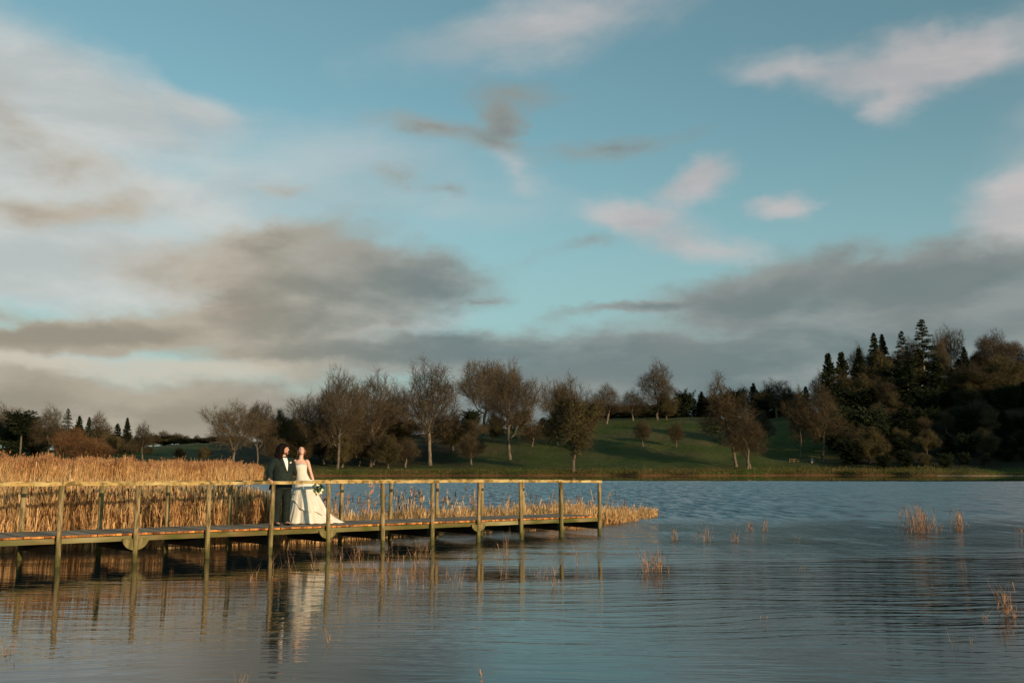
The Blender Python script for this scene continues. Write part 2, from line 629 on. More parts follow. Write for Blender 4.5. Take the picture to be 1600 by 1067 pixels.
# leaf litter under the eastern wood and the belt of trees behind the shore
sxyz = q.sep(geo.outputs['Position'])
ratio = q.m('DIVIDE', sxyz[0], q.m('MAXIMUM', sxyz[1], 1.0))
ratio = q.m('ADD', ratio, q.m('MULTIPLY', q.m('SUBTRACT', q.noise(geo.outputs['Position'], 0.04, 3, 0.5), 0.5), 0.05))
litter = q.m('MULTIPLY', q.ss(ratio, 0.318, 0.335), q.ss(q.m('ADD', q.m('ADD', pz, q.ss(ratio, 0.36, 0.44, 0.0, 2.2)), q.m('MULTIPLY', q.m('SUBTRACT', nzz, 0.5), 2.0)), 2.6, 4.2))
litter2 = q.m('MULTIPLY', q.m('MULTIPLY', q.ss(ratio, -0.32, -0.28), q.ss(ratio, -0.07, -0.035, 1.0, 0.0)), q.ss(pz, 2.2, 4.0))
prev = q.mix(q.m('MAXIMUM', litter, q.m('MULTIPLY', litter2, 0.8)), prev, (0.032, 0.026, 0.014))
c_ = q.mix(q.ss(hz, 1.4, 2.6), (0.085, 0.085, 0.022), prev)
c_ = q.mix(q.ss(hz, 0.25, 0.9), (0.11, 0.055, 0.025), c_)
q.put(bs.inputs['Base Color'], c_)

M_water = bpy.data.materials.new('lake_water')
M_water.use_nodes = True
t = M_water.node_tree
t.nodes.clear()
q = G(t)
wo = q.n('ShaderNodeOutputMaterial')
wb = q.n('ShaderNodeBsdfPrincipled')
wb.inputs['Base Color'].default_value = (0.006, 0.020, 0.022, 1)
wb.inputs['Roughness'].default_value = 0.012
wb.inputs['IOR'].default_value = 1.34
wb.inputs['Specular IOR Level'].default_value = 0.5
t.links.new(wb.outputs[0], wo.inputs[0])
ge = q.n('ShaderNodeNewGeometry')
P = ge.outputs['Position']
px_, py_, _z = q.sep(P)
# a gentle curl to the ripple lines
warp = q.m('MULTIPLY', q.m('SUBTRACT', q.noise(P, 0.12, 3, 0.5), 0.5), 3.0)
Pw = q.xyz(px_, q.m('ADD', py_, warp), 0.0)
r1 = q.noise(q.mapping(Pw, scale=(0.55, 3.6, 1), rot=(0, 0, 0.03)), 1.0, 3, 0.5, 0.3)
r2 = q.noise(q.mapping(Pw, scale=(1.3, 8.0, 1), rot=(0, 0, -0.05)), 1.0, 3, 0.55, 0.4)
r3 = q.noise(q.mapping(P, scale=(0.30, 1.1, 1), rot=(0, 0, 0.1)), 1.0, 4, 0.6, 0.2)
r4 = q.noise(q.mapping(P, scale=(0.10, 0.22, 1), rot=(0, 0, -0.15), loc=(3, 8, 0)), 1.0, 4, 0.65, 0.3)
patch = q.noise(q.mapping(P, scale=(0.05, 0.12, 1)), 1.0, 3, 0.55)
# open water past the reed spit is choppy, the sheltered near water calm
open_ = q.ss(q.m('ADD', py_, q.m('MULTIPLY', q.m('SUBTRACT', patch, 0.5), 22.0)), 15.0, 42.0)
east_ = q.m('MULTIPLY', q.ss(q.m('SUBTRACT', px_, q.m('MULTIPLY', py_, 0.05)), 0.5, 6.0), q.ss(py_, 9.0, 14.0))
far_ = q.m('SUBTRACT', 1.0, q.ss(q.m('ADD', py_, q.m('MULTIPLY', q.m('SUBTRACT', patch, 0.5), 10.0)), 142.0, 166.0, 0.0, 0.98))
calm = q.ss(patch, 0.42, 0.60)
gust = q.ss(q.noise(q.mapping(P, scale=(0.42, 0.13, 1), loc=(7, 1, 0)), 1.0, 8, 0.75), 0.36, 0.64, 0.45, 1.8)
a1 = q.m('ADD', 0.0050, q.m('ADD', q.m('MULTIPLY', calm, 0.0035), q.m('ADD', q.m('MULTIPLY', open_, 0.030), q.m('MULTIPLY', east_, 0.024))))
a2 = q.m('ADD', 0.0018, q.m('ADD', q.m('MULTIPLY', calm, 0.0022), q.m('ADD', q.m('MULTIPLY', open_, 0.009), q.m('MULTIPLY', east_, 0.004))))
a3 = q.m('MULTIPLY', open_, 0.15)
hgt = q.m('ADD', q.m('MULTIPLY', r1, a1), q.m('ADD', q.m('MULTIPLY', r2, a2), q.m('MULTIPLY', r3, a3)))
hgt = q.m('MULTIPLY', q.m('ADD', hgt, q.m('MULTIPLY', r4, q.m('MULTIPLY', open_, 0.42))), q.m('ADD', q.m('MULTIPLY', q.m('SUBTRACT', gust, 1.0), open_), 1.0))
hgt = q.m('MULTIPLY', hgt, far_)
hgt = q.m('MULTIPLY', hgt, q.ss(py_, 15.0, 38.0, 1.0, 0.02))
bn = q.n('ShaderNodeBump')
bn.inputs['Strength'].default_value = 1.0
bn.inputs['Distance'].default_value = 1.0
q.put(bn.inputs['Height'], hgt)
# wind-blown wavelets lean: their steeper faces look down the lake
vm = q.n('ShaderNodeVectorMath', operation='ADD')
q.put(vm.inputs[0], bn.outputs[0])
nA = q.noise(q.mapping(P, scale=(2.6, 0.36, 1), loc=(2, 5, 0)), 1.0, 6, 0.7, 0.0)
nB = q.noise(q.mapping(P, scale=(1.1, 0.16, 1), loc=(12, 3, 0)), 1.0, 6, 0.7, 0.0)
of_ = q.m('MULTIPLY', open_, far_)
sy = q.m('SUBTRACT', q.m('MULTIPLY', q.m('SUBTRACT', nA, 0.5), 0.50), 0.150)
sx = q.m('MULTIPLY', q.m('SUBTRACT', nB, 0.5), 0.20)
sy = q.m('ADD', sy, q.m('MULTIPLY', q.m('SUBTRACT', nB, 0.5), 0.22))
sy = q.m('MINIMUM', sy, -0.015)
q.put(vm.inputs[1], q.xyz(q.m('MULTIPLY', of_, sx), q.m('MULTIPLY', of_, sy), 0.0))
vn = q.n('ShaderNodeVectorMath', operation='NORMALIZE')
q.put(vn.inputs[0], vm.outputs[0])
t.links.new(vn.outputs[0], wb.inputs['Normal'])
mb = MB()
mb.add([(-1500, -400, 0), (1500, -400, 0), (1500, 500, 0), (-1500, 500, 0)], [(0, 1, 2, 3)])
wt = mb.build('water', M_water)
tag(wt, 'rippled teal lake surface reflecting the sky', None, None, 'structure')

# ---------------------------------------------------------------- jetty
U = Vector((0.7675, 0.641, 0))
NB = Vector((-0.641, 0.7675, 0))
FRONT_PX = [103, 221, 331, 428.5, 516, 600, 676, 747.5, 813, 875, 933.5]
BACK_PX = {0: 46, 1: 166.5, 2: 269.5, 3: 366, 4: 456, 5: 537.5, 6: 613.5, 7: 685, 8: 754.5, 9: 818, 10: 904}


def fpt(t):
    d = 18.5 * (1 + 0.048 * t)
    i = int(max(0, min(9, math.floor(t))))
    px = FRONT_PX[i] + (FRONT_PX[i + 1] - FRONT_PX[i]) * (t - i) if 0 <= t <= 10 else None
    if px is None:
        p0 = fpt(0)
        return p0 + U * 1.385 * t
    return Vector(((px - 800) / F * d, d, 0))


def zdeck(t):
    return 0.548 - 0.0040 * t


def zrail(t):
    return zdeck(t) + 0.962 - (0.0 if t < 9.2 else 0.015) + (0.012 if 4 <= t < 9.2 else 0)


F0 = fpt(0)
F10 = fpt(10)
U = (F10 - F0).normalized()
NB = Vector((-U.y, U.x, 0))
LBAY = (F10 - F0).length / 10
WD = 1.8


def fline(t):
    return F0 + U * LBAY * t


def back_t(px):
    """parameter along the rear edge line where the pixel column meets it"""
    a = (px - 800) / F
    B = F0 + NB * WD
    # (B + U s).x = a (B + U s).y
    s = (a * B.y - B.x) / (U.x - a * U.y)
    return s / LBAY


def front_t(px):
    a = (px - 800) / F
    s = (a * F0.y - F0.x) / (U.x - a * U.y)
    return s / LBAY


jet = empty('jetty', F0)
tag(jet, 'weathered timber boardwalk jetty on round posts reaching out over the lake', 'jetty')
jl = -F0
rng = random.Random(4)


def jbuild(mb, name, m, smooth=False):
    o = mb.build(name, m, jet, smooth)
    o.location = -F0
    return o


ft = [front_t(p) for p in FRONT_PX]
ft = [-4 + 0.02, -3, -2, -1.01] + ft
bt = [back_t(BACK_PX[i]) for i in range(11)]
bt = [-4.1, -3.1, -2.05, -1.1] + bt


def post(p, ztop, r=0.048):
    mb = MB()
    n = 9
    ph = rng.random() * 6
    rings = []
    lean = Vector((rng.uniform(-.022, .022), rng.uniform(-.02, .02), 0))
    for k in range(n):
        z = -0.9 + (ztop + 0.9) * k / (n - 1)
        rr = r * (1.10 - 0.12 * k / (n - 1)) * (1 + rng.uniform(-.07, .07))
        c = Vector((p.x, p.y, z)) + lean * (z - 0.5)
        rings.append([c + Vector((math.cos(a) * rr * (1 + .05 * math.sin(3 * a + ph)), math.sin(a) * rr, 0)) for a in [2 * math.pi * j / 14 for j in range(14)]])
    mb.loft(rings)
    return jbuild(mb, 'post', M_post, True)


for i, t_ in enumerate(ft):
    post(fline(t_) - NB * 0.03, zrail(t_) - 0.05)
for i, t_ in enumerate(bt):
    post(fline(min(t_, 10.2)) + NB * (WD + 0.03), zrail(t_) - 0.05)


def beam(a, b, w, h, name, m, seg=10, wob=0.004, top=None):
    """slightly uneven squared timber between two points (centre line)"""
    mb = MB()
    a, b = Vector(a), Vector(b)
    d = (b - a).normalized()
    s_ = Vector((-d.y, d.x, 0)).normalized()
    rings = []
    for k in range(seg + 1):
        p = a.lerp(b, k / seg)
        r4 = []
        for sx, sz in ((-1, -1), (1, -1), (1, 1), (-1, 1)):
            r4.append(p + s_ * (sx * w / 2 + rng.uniform(-wob, wob)) + Vector((0, 0, sz * h / 2 + rng.uniform(-wob, wob))))
        rings.append(r4)
    mb.loft(rings)
    return jbuild(mb, name, m)


def railrow(ts, off, tl=None):
    for i in range(0, len(ts) - 1, 2):
        j = min(i + 2, len(ts) - 1)
        a = fline(ts[i]) + NB * off
        b = fline(ts[j]) + NB * off
        a.z = zrail(ts[i]) - 0.028
        b.z = zrail(ts[j]) - 0.028
        a = a + U * (0.006 if i else -0.05)
        b = b + U * (-0.006 if j < len(ts) - 1 else 0.06)
        beam(a, b, 0.115, 0.062, 'handrail', M_rail, seg=26, wob=0.006)


railrow(ft, -0.03)
bt2 = [min(x, 10.2) for x in bt]
railrow(bt2, WD + 0.03)
# end rail across the tip
a = fline(ft[-1]) + NB * 0.04
b = fline(bt2[-1]) + NB * (WD - 0.05)
a.z = b.z = zrail(10) - 0.03
# deck boards, laid across, in bays between the posts
ends = [-4.4] + ft[1:]
for bi in range(len(ft) - 1):
    t0, t1 = ft[bi], ft[bi + 1]
    mb = MB()
    L = (t1 - t0) * LBAY
    nb = max(8, int(round(L / 0.118)))
    for k in range(nb):
        tt = t0 + (t1 - t0) * (k + .5) / nb
        wv = L / nb - 0.008
        c0 = fline(tt)
        j1 = rng.uniform(-0.018, 0.03)
        j2 = rng.uniform(-0.02, 0.02)
        skew = 0.0
        A = c0 + NB * (0.03 - j1 + (0.0 if wv else 0))
        B = c0 + NB * (WD - 0.05 + j2) + U * skew
        z = zdeck(tt) + rng.uniform(-0.003, 0.003)
        hw = wv / 2
        th = 0.036
        vs = []
        for zz in (z - th, z):
            for pnt, sgn in ((A, -1), (A, 1), (B, 1), (B, -1)):
                v = pnt + U * (sgn * hw)
                vs.append((v.x, v.y, zz))
        mb.add(vs, [(0, 3, 2, 1), (4, 5, 6, 7), (1, 2, 6, 5), (2, 3, 7, 6), (3, 0, 4, 7)], 0)
        # sawn end face toward the viewer, as its own face so it keeps end-grain colour
        mb.add([vs[0], vs[1], vs[5], vs[4]], [(0, 1, 2, 3)], 1)
    jbuild(mb, 'deck', [M_deck, M_deckend])
    # edge joists
    for off, m_ in ((0.045, M_joist), (WD - 0.06, M_joist)):
        a = fline(t0) + NB * off + U * 0.06
        b = fline(t1) + NB * off - U * 0.06
        a.z = zdeck(t0) - 0.036 - 0.012 - 0.047
        b.z = zdeck(t1) - 0.036 - 0.012 - 0.047
        beam(a, b, 0.05, 0.095, 'joist', m_, seg=8, wob=0.002)
    for off in (0.6, 1.2):
        a = fline(t0) + NB * off
        b = fline(t1) + NB * off
        a.z = zdeck(t0) - 0.09
        b.z = zdeck(t1) - 0.09
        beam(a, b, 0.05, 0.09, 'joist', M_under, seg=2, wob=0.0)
for i, t_ in enumerate(ft):
    a = fline(t_) + NB * 0.06
    b = fline(bt2[i]) + NB * (WD - 0.08)
    a.z = b.z = zdeck(t_) - 0.145 - 0.105
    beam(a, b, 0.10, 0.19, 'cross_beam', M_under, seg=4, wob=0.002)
# half-round splice plates bolted on under the edge joists
for i in (1, 4, 7):
    for side, tt in ((-0.075, ft[i + 4]), (WD - 0.02, ft[i + 4] if i != 1 else ft[5])):
        mb = MB()
        c = fline(tt) + NB * (side + 0.055)
        R_ = 0.25 if i == 1 else 0.21
        zt = zdeck(tt) - 0.10
        n = 14
        rings = []
        for off in (-0.015, 0.015):
            ring = [c + NB * off + U * R_ + Vector((0, 0, zt)), c + NB * off - U * R_ + Vector((0, 0, zt))]
            for k in range(1, n):
                an = math.pi + math.pi * k / n
                rz = 0.22 if i == 1 else 0.17
                ring.append(c + NB * off + U * (R_ * math.cos(an)) + Vector((0, 0, zt + rz * math.sin(an) * (1 if i == 1 else 1))))
            rings.append([Vector(p) for p in ring])
        mb.loft(rings)
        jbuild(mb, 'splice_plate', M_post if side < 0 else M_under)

# ---------------------------------------------------------------- trees
def vadd(a, b, k=1.0):
    return (a[0] + b[0] * k, a[1] + b[1] * k, a[2] + b[2] * k)


def vnorm(a):
    l = math.sqrt(a[0] * a[0] + a[1] * a[1] + a[2] * a[2]) or 1.0
    return (a[0] / l, a[1] / l, a[2] / l)


def cross(a, b):
    return (a[1] * b[2] - a[2] * b[1], a[2] * b[0] - a[0] * b[2], a[0] * b[1] - a[1] * b[0])


def off_dir(R, d, ang):
    """a direction at angle ang from d, random roll"""
    ref = (0, 0, 1) if abs(d[2]) < .9 else (1, 0, 0)
    u = vnorm(cross(d, ref))
    w = cross(d, u)
    a = R.uniform(0, 2 * math.pi)
    s, c = math.sin(ang), math.cos(ang)
    return vnorm((d[0] * c + s * (u[0] * math.cos(a) + w[0] * math.sin(a)), d[1] * c + s * (u[1] * math.cos(a) + w[1] * math.sin(a)), d[2] * c + s * (u[2] * math.cos(a) + w[2] * math.sin(a))))


def grow(seed, H=20.0, trunk=0.75, fork=0.18, width=8.0, prof=None, up=(0.02, 0.05, 0.05, 0.03, 0.0), wander=(.06, .14, .2, .25, .3),
         kids=(2.2, 2.0, 2.0, 2.0), ang=(55, 45, 42, 45), r0=0.42, start_lev=0, n_trunks=1, lean=(0, 0), ratio=0.56):
    """bare branching skeleton: a list of (p, q, rp, rq, level)"""
    R = random.Random(seed)
    segs = []
    prof = prof or (lambda t: math.sin(math.pi * min(1, .15 + .85 * t)) ** .6)
    ns = (12, 6, 5, 4, 3)

    def go(p, d, L, r, lev, L0):
        n = ns[lev]
        st = L / n
        for i in range(n):
            wv = wander[lev]
            d = vnorm((d[0] + R.gauss(0, wv), d[1] + R.gauss(0, wv), d[2] + R.gauss(0, wv) + up[lev]))
            q = vadd(p, d, st)
            r1 = r * (1 - 0.8 / n) if lev else r * (1 - 0.95 / n * (1 if i > 1 else 1.5))
            segs.append((p, q, r, r1, lev))
            if lev < 4:
                frac = (i + 1) / n
                if lev > 0 or frac * trunk > fork:
                    k = kids[lev]
                    c = int(k) + (1 if R.random() < k - int(k) else 0)
                    for _ in range(c):
                        a = math.radians(ang[lev] * R.uniform(.7, 1.3))
                        dd = off_dir(R, d, a)
                        if lev == 0:
                            t = (frac * trunk - fork) / max(1e-3, trunk - fork)
                            LL = width * prof(t) * R.uniform(.75, 1.15)
                            rr = min(r1 * .75, 0.030 * LL + .03)
                        else:
                            LL = L * ratio * R.uniform(.7, 1.25) * (1.25 - 0.6 * frac)
                            rr = r1 * .70
                        pp = (p[0] + (q[0] - p[0]) * R.random(), p[1] + (q[1] - p[1]) * R.random(), p[2] + (q[2] - p[2]) * R.random())
                        if dd[2] < -0.3 and lev < 3:
                            dd = vnorm((dd[0], dd[1], -dd[2] * .2))
                        go(pp, dd, LL, rr, lev + 1, L0)
            p, r = q, r1

    for k in range(n_trunks):
        d0 = vnorm((lean[0] + (R.gauss(0, .25) if n_trunks > 1 else 0), lean[1] + (R.gauss(0, .25) if n_trunks > 1 else 0), 1))
        go((R.gauss(0, .3) if n_trunks > 1 else 0, R.gauss(0, .3) if n_trunks > 1 else 0, -0.6), d0, H * trunk, r0, 0, H)
    return segs


def tubes_from(segs, sides):
    vs, fs = [], []
    for p, q, a, b, l in segs:
        d = vnorm((q[0] - p[0], q[1] - p[1], q[2] - p[2]))
        ref = (0, 0, 1) if abs(d[2]) < .9 else (1, 0, 0)
        u = vnorm(cross(d, ref))
        w = cross(d, u)
        o = len(vs)
        for c, r in ((p, a), (q, b)):
            for k in range(sides):
                an = 2 * math.pi * k / sides
                vs.append((c[0] + r * (u[0] * math.cos(an) + w[0] * math.sin(an)), c[1] + r * (u[1] * math.cos(an) + w[1] * math.sin(an)), c[2] + r * (u[2] * math.cos(an) + w[2] * math.sin(an))))
        for k in range(sides):
            k2 = (k + 1) % sides
            fs.append((o + k, o + k2, o + sides + k2, o + sides + k))
    return vs, fs


def ribbons_from(segs, rng_, wmin):
    if not segs:
        return np.zeros((0, 3)), np.zeros((0, 4), int)
    P_ = np.array([s[0] for s in segs], float)
    Q_ = np.array([s[1] for s in segs], float)
    A_ = np.maximum(np.array([s[2] for s in segs]), wmin)
    B_ = np.maximum(np.array([s[3] for s in segs]), wmin * .7)
    D = Q_ - P_
    rnd_ = rng_.normal(size=D.shape)
    S = np.cross(D, rnd_)
    S /= np.linalg.norm(S, axis=1)[:, None] + 1e-9
    v = np.stack([P_ - S * A_[:, None], P_ + S * A_[:, None], Q_ + S * B_[:, None], Q_ - S * B_[:, None]], 1).reshape(-1, 3)
    f = np.arange(len(v)).reshape(-1, 4)
    return v, f


def leaf_quads(centres, size, rng_, squash=1.0):
    n = len(centres)
    a = rng_.normal(size=(n, 3))
    a /= np.linalg.norm(a, axis=1)[:, None]
    b = np.cross(a, rng_.normal(size=(n, 3)))
    b /= np.linalg.norm(b, axis=1)[:, None]
    s = (size * rng_.uniform(.6, 1.4, n))[:, None]
    c = np.asarray(centres)
    v = np.stack([c - a * s, c + b * s * .55 * squash, c + a * s, c - b * s * .55 * squash], 1).reshape(-1, 3)
    return v, np.arange(n * 4).reshape(-1, 4)


def finish_tree(segs, seed, name, wmin=0.024, twigmat=None, ivy=0, ivy_size=.28, ivy_h=(0.1, .8), H=20.0):
    """returns (trunk mesh, crown mesh): trunk holds stem and limbs, the crown everything finer"""
    rn = np.random.default_rng(seed)
    big = [s for s in segs if s[4] == 0 or (s[4] == 1 and s[2] > 0.12)]
    med = [s for s in segs if s[4] == 1 and s[2] <= 0.12 or (s[4] == 2)]
    fin = [s for s in segs if s[4] >= 3]
    tv, tf = tubes_from(big, 7)
    # buttressed foot
    tr = mesh_np(name + '_trunk', tv, np.array(tf), M_bark, smooth=True)
    mv, mf = tubes_from(med, 3)
    fv, ff = ribbons_from(fin, rn, wmin)
    mv = np.array(mv)
    allv = np.vstack([mv, fv])
    faces = [np.array(mf), ff + len(mv)]
    mats = [twigmat or M_twig]
    mi = [np.zeros(len(mf), int), np.zeros(len(ff), int)]
    if ivy:
        cand = [s for s in segs if s[4] in (0, 1, 2, 3) and ivy_h[0] * H < s[0][2] < ivy_h[1] * H]
        idx = rn.integers(0, len(cand), ivy)
        t_ = rn.random(ivy)[:, None]
        c = np.array([cand[i][0] for i in idx]) * (1 - t_) + np.array([cand[i][1] for i in idx]) * t_
        c = c + rn.normal(size=c.shape) * 0.32
        lv, lf = leaf_quads(c, ivy_size, rn)
        faces.append(lf + len(allv))
        allv = np.vstack([allv, lv])
        mats.append(M_ivy)
        mi.append(np.ones(len(lf), int))
    cr = mesh_np(name + '_crown', allv, faces, mats, mi)
    return tr, cr


PROTO = {}


def bbox_fit(tr, cr):
    """normalise: height and half width of the pair, for scaling to the photograph's measures"""
    co = np.empty(len(cr.vertices) * 3, dtype=np.float32)
    cr.vertices.foreach_get('co', co)
    co = co.reshape(-1, 3)
    h = float(np.percentile(co[:, 2], 99.7))
    w = float(np.percentile(np.hypot(co[:, 0], co[:, 1]), 97))
    return h, w


def proto(key, segs, seed, **kw):
    tr, cr = finish_tree(segs, seed, key, **kw)
    h, w = bbox_fit(tr, cr)
    PROTO[key] = (tr, cr, h, w)


def colonize(seed, H, half, z0, crown_z, trunk_h, n=1500, step=.55, infl=5.0, kill=1.15, shell=.36, lean=(0, 0), lobes=.22, top_pow=1.0, jitter=.22, up=.06,
             n_trunks=1, tip=.024, twigs=3, twig_len=1.7, droop=0.0, forks=0):
    """a crown grown toward scattered points until it fills its uneven envelope; segments as grow() returns"""
    from mathutils.kdtree import KDTree
    n, kill, step = int(n * 2.7), kill * .66, step * .86
    R = random.Random(seed)
    ph = [R.uniform(0, 6.28) for _ in range(6)]
    pts = []
    zc, hz = (z0 + H) / 2, (H - z0) / 2
    while len(pts) < n:
        v = Vector((R.gauss(0, 1), R.gauss(0, 1), R.gauss(0, 1))).normalized()
        a_ = math.atan2(v.y, v.x)
        lob = 1 - lobes + lobes * (math.sin(3 * a_ + ph[0] + 2.2 * v.z) * .6 + math.sin(5 * a_ + ph[1] - 3 * v.z) * .45 + math.sin(6 * v.z + ph[2] + a_) * .5)
        r = (R.random() ** shell) * lob
        x, y, z = v.x * r * half, v.y * r * half, v.z * r
        # crown widest at crown_z (0..1 of its height), narrowing to the top by top_pow
        zz = zc + z * hz
        t = max(0.0, min(1.0, (zz - z0) / (H - z0)))
        w = (t / crown_z) ** .45 if t < crown_z else (max(0.0, 1 - (t - crown_z) / (1.02 - crown_z))) ** (.5 * top_pow)
        k = w / max(.35, math.sqrt(max(1e-4, 1 - min(.98, abs(v.z * r)) ** 2)))
        k = min(k, 1.25)
        pts.append(Vector((x * k + lean[0] * zz, y * k + lean[1] * zz, zz)))
    nodes, par, dirs = [], [], []
    for tr_ in range(n_trunks):
        p = Vector((R.gauss(0, .25) if n_trunks > 1 else 0, R.gauss(0, .25) if n_trunks > 1 else 0, -.6))
        nodes.append(p)
        par.append(-1)
        dirs.append(Vector((0, 0, 1)))
        d = Vector((lean[0], lean[1], 1)).normalized()
        while nodes[-1].z < trunk_h:
            d = (d + Vector((R.gauss(0, .07), R.gauss(0, .07), .04))).normalized()
            nodes.append(nodes[-1] + d * step)
            par.append(len(nodes) - 2)
            dirs.append(d)
    alive = list(range(len(pts)))
    for it in range(110):
        if not alive:
            break
        kd = KDTree(len(nodes))
        for i, p in enumerate(nodes):
            kd.insert(p, i)
        kd.balance()
        acc = {}
        for ai in alive:
            co, idx, dist = kd.find(pts[ai])
            if dist < infl or it < 14:
                v = (pts[ai] - co)
                v.normalize()
                if idx in acc:
                    acc[idx] += v
                else:
                    acc[idx] = v.copy()
        new = []
        for idx, v in acc.items():
            v = v.normalized() * 1.0 + dirs[idx] * .55 + Vector((R.gauss(0, jitter), R.gauss(0, jitter), R.gauss(0, jitter) + up))
            v.normalize()
            q_ = nodes[idx] + v * step
            new.append((q_, idx, v))
        if not new:
            break
        base_n = len(nodes)
        for q_, idx, v in new:
            nodes.append(q_)
            par.append(idx)
            dirs.append(v)
        k2 = KDTree(len(new))
        for i, (q_, idx, v) in enumerate(new):
            k2.insert(q_, i)
        k2.balance()
        alive = [ai for ai in alive if k2.find(pts[ai])[2] > kill]
    N_ = len(nodes)
    e = 2.12
    acc_r = [0.0] * N_
    kids = [0] * N_
    for i in range(N_ - 1, -1, -1):
        if kids[i] == 0:
            acc_r[i] = tip ** e
        if par[i] >= 0:
            acc_r[par[i]] += acc_r[i]
            kids[par[i]] += 1
    rad = [x ** (1 / e) for x in acc_r]
    segs = []
    for i in range(N_):
        p_ = par[i]
        if p_ < 0:
            continue
        r0_, r1_ = rad[p_], rad[i]
        if r0_ > r1_ * 1.35:
            r0_ = r1_ * 1.15
        if nodes[i].z < 1.4:
            fl = 1 + .45 * max(0, (1.4 - nodes[p_].z)) / 1.4
            r0_ = r1_ * fl
        lev = 0 if r1_ > min(.12, .5 * rad[0]) else (2 if r1_ > min(.048, .22 * rad[0]) else 3)
        segs.append((tuple(nodes[p_]), tuple(nodes[i]), r0_, r1_, lev))
        if r1_ < .09:
            for _ in range(twigs):
                dd = off_dir(R, tuple(dirs[i]), math.radians(R.uniform(15, 58)))
                dd = vnorm((dd[0], dd[1], dd[2] + .15 - droop))
                c_ = tuple(nodes[i])
                L_ = twig_len * R.uniform(.5, 1.2) / 3
                w_ = tip
                for j in range(3):
                    n_ = vadd(c_, dd, L_)
                    segs.append((c_, n_, w_, w_ * .8, 4))
                    for _k in range(2):
                        d3 = off_dir(R, dd, math.radians(R.uniform(22, 50)))
                        segs.append((n_, vadd(n_, d3, L_ * R.uniform(.8, 1.5)), w_ * .62, w_ * .35, 4))
                    c_ = n_
                    w_ *= .8
                    dd = vnorm((dd[0] + R.gauss(0, .25), dd[1] + R.gauss(0, .25), dd[2] + R.gauss(0, .25) + .08))
    return segs


proto('oak_a', colonize(11, 20, 9.5, 5.5, .45, 4.5, n=1300, top_pow=.8, jitter=.34, shell=.34, kill=1.2), 1, wmin=.012)
proto('oak_b', colonize(12, 20, 10, 5.0, .5, 4.0, n=950, top_pow=.8, jitter=.38, lobes=.34, lean=(.10, 0), kill=1.3), 2, wmin=.012)
proto('oak_c', colonize(13, 20, 10, 4.5, .42, 4.0, n=1400, top_pow=.9, jitter=.32, lobes=.28, kill=1.15), 3, wmin=.012)
proto('lime_a', colonize(21, 22, 6.6, 2.6, .40, 9.0, n=1250, top_pow=1.1, jitter=.22, up=.16, kill=1.1, lobes=.25), 4, wmin=.012)
proto('lime_b', colonize(22, 22, 7.2, 3.2, .50, 6.0, n=1400, top_pow=1.0, jitter=.24, up=.16, kill=1.1, lobes=.3), 5, wmin=.012)
proto('lime_c', colonize(23, 22, 6.2, 3.6, .30, 11.0, n=1250, top_pow=1.5, jitter=.2, up=.14, kill=1.1), 6, wmin=.012)
proto('ivy_a', colonize(31, 20, 7.2, 2.6, .45, 7.0, n=1200, jitter=.28, kill=1.15, lobes=.3), 7, ivy=13000, ivy_size=.15, ivy_h=(.10, .72), H=20, wmin=.012)
proto('ivy_b', colonize(32, 20, 8.0, 1.4, .40, 6.0, n=1300, jitter=.28, kill=1.15, lobes=.3), 8, ivy=20000, ivy_size=.16, ivy_h=(.03, .95), H=20, wmin=.012)
proto('bushy', colonize(41, 9, 3.6, .9, .45, 1.6, n=520, step=.32, infl=3, kill=.62, jitter=.28, up=.12, tip=.016, twig_len=.9), 9, wmin=.010)
proto('leaning', colonize(51, 22, 6.0, 2.0, .35, 10.0, n=1250, top_pow=1.3, jitter=.26, up=.12, lean=(-.14, 0), lobes=.35, kill=1.1), 10, wmin=.012)
proto('red_bush', colonize(61, 7, 4.2, .3, .4, .6, n=700, step=.32, infl=3, kill=.58, jitter=.18, up=.16, n_trunks=1, tip=.016, twig_len=.9), 11, twigmat=M_twigred, wmin=.010)


